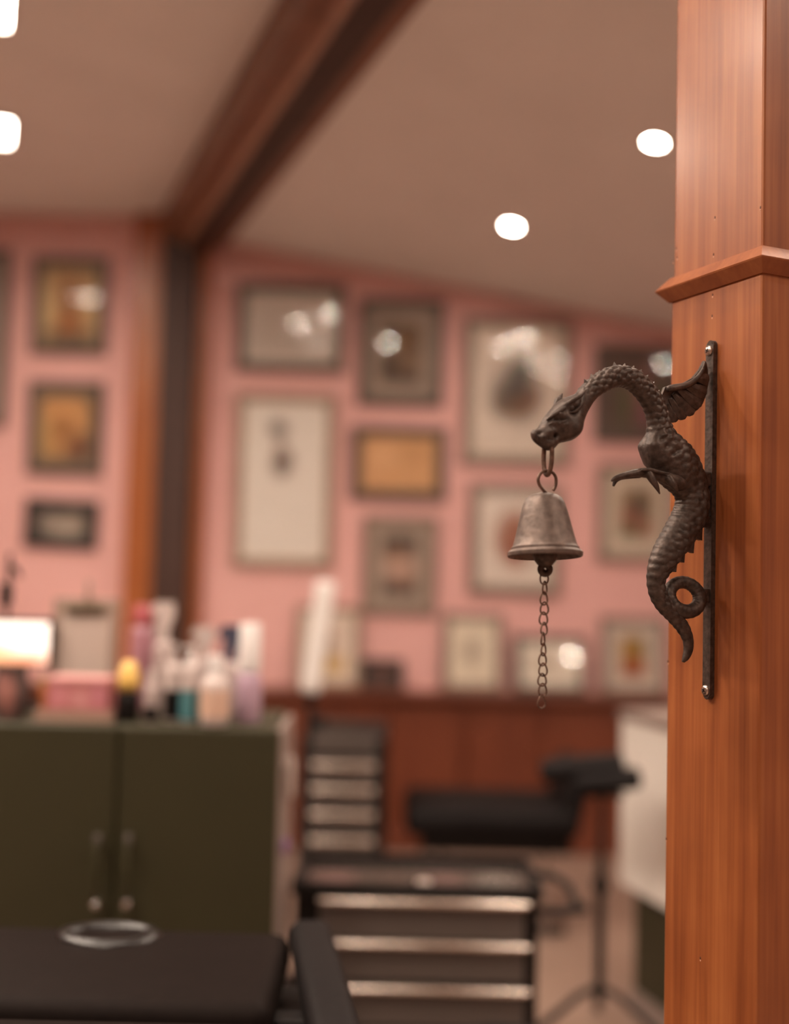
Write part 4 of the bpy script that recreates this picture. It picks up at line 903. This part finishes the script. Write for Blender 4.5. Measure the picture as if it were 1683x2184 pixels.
# ================================================================ WHITE COUNTER WITH GREEN BASE
e0 = at(1326, 1512, 3.9); zt_ = e0.z; zb2 = at(1326, 1882, 3.9).z
cdv = Vector((sin(radians(17)), -cos(radians(17)), 0)); cnv = Vector((cos(radians(17)), sin(radians(17)), 0))
t = thing('white_counter', 'white topped counter with a dark green base beside the post', 'counter', (e0.x + .2, 3.6, 0))
def cpoly(s0, s1, o0, o1, z): return [Vector((e0.x, 3.9, z)) + cdv * s + cnv * o for s, o in ((s0, o0), (s1, o0), (s1, o1), (s0, o1))]
obj('white_panel', MB().prism(cpoly(0, 1.3, 0, .42, zb2), (0, 0, zt_ - zb2 - .03)), M['white'], t)
obj('counter_top', MB().prism(cpoly(-.01, 1.31, -.008, .43, zt_ - .03), (0, 0, .03)), M['side'], t)
obj('green_base', MB().prism(cpoly(.03, 1.27, .045, .40, .0), (0, 0, zb2)), M['green'], t)
obj('kick_rail', MB().prism(cpoly(.03, 1.27, .03, .05, .0), (0, 0, .06)), M['side'], t)

# ================================================================ FOREGROUND TREATMENT CHAIR
t = thing('treatment_chair', 'black vinyl treatment chair in the bottom left foreground', 'treatment chair', (-.7, 1.6, 0))
XR = -.165; XL = -1.3
obj('head_pad', MB().rbox(((XL + XR) / 2, 1.875, .765), (XR - XL, .36, .075), .03, 4), M['vinyl_soft'], t, smooth=True)
obj('back_pad', MB().rbox(((XL + XR) / 2 + .02, 1.37, .755), (XR - XL + .04, .60, .085), .035, 4), M['vinyl_soft'], t, smooth=True)
fc = atz(232, 1992, .805)
rg = []
obj('face_ring', MB().tube([(fc.x + .078 * cos(a), fc.y + .05 * sin(a), .797) for a in [2 * pi * k / 40 for k in range(40)]], .015, 12, closed=True), M['gloss_black'], t, smooth=True)
obj('base_frame', MB().rbox(((XL + XR) / 2, 1.55, .66), (XR - XL - .2, .7, .09), .01, 2), M['black'], t)
obj('pedestal', MB().rbox(((XL + XR) / 2, 1.5, .32), (.5, .4, .62), .02, 2), M['black'], t)
obj('gap_block', MB().rbox((-.135, 1.78, .48), (.13, .56, .46), .02, 2), M['black'], t)  # black block filling the gap below pad and armrest
obj('floor_plate', MB().rbox(((XL + XR) / 2, 1.5, .012), (.8, .7, .022), .008, 2), M['black'], t)
A0 = Vector((-.135, 2.06, .795)); A1 = Vector((-.045, 1.50, .785))
dv = (A1 - A0).normalized(); sv = dv.cross(Vector((0, 0, 1))).normalized(); AM = Mx(dv, sv, dv.cross(-sv).normalized() if False else sv.cross(dv))
arm = obj('armrest', MB().rbox((A0 + A1) / 2, ((A1 - A0).length, .075, .06), .022, 4, AM), M['vinyl'], t, smooth=True)
obj('armrest_bracket', MB().rbox((A0 + A1) / 2 - Vector((.06, 0, .08)), (.12, .05, .10), .008, 2), M['black'], arm)
# stool seat in front of the cart
sc0 = Vector((.255, 2.27, .50))
t = thing('round_stool', 'black round stool at the bottom edge in front of the tool cart', 'stool', (sc0.x, sc0.y, 0))
obj('seat', MB().lathe([(1e-6, -.055), (.14, -.055), (.165, -.04), (.172, -.02), (.165, 0), (.14, .01), (1e-6, .014)], sc0, 36), M['vinyl'], t, smooth=40)
obj('column', MB().tube([sc0 - Vector((0, 0, .05)), Vector((sc0.x, sc0.y, .08))], .022, 14), M['chrome'], t)
for k in range(5):
    a = 2 * pi * k / 5 + .3
    lg = obj('leg', MB().tube([(sc0.x, sc0.y, .095), (sc0.x + .25 * cos(a), sc0.y + .25 * sin(a), .062)], [.02, .014], 10), M['black'], t)
    obj('caster', MB().ball((sc0.x + .25 * cos(a), sc0.y + .25 * sin(a), .0275), .027, 12, 8), M['black'], lg)
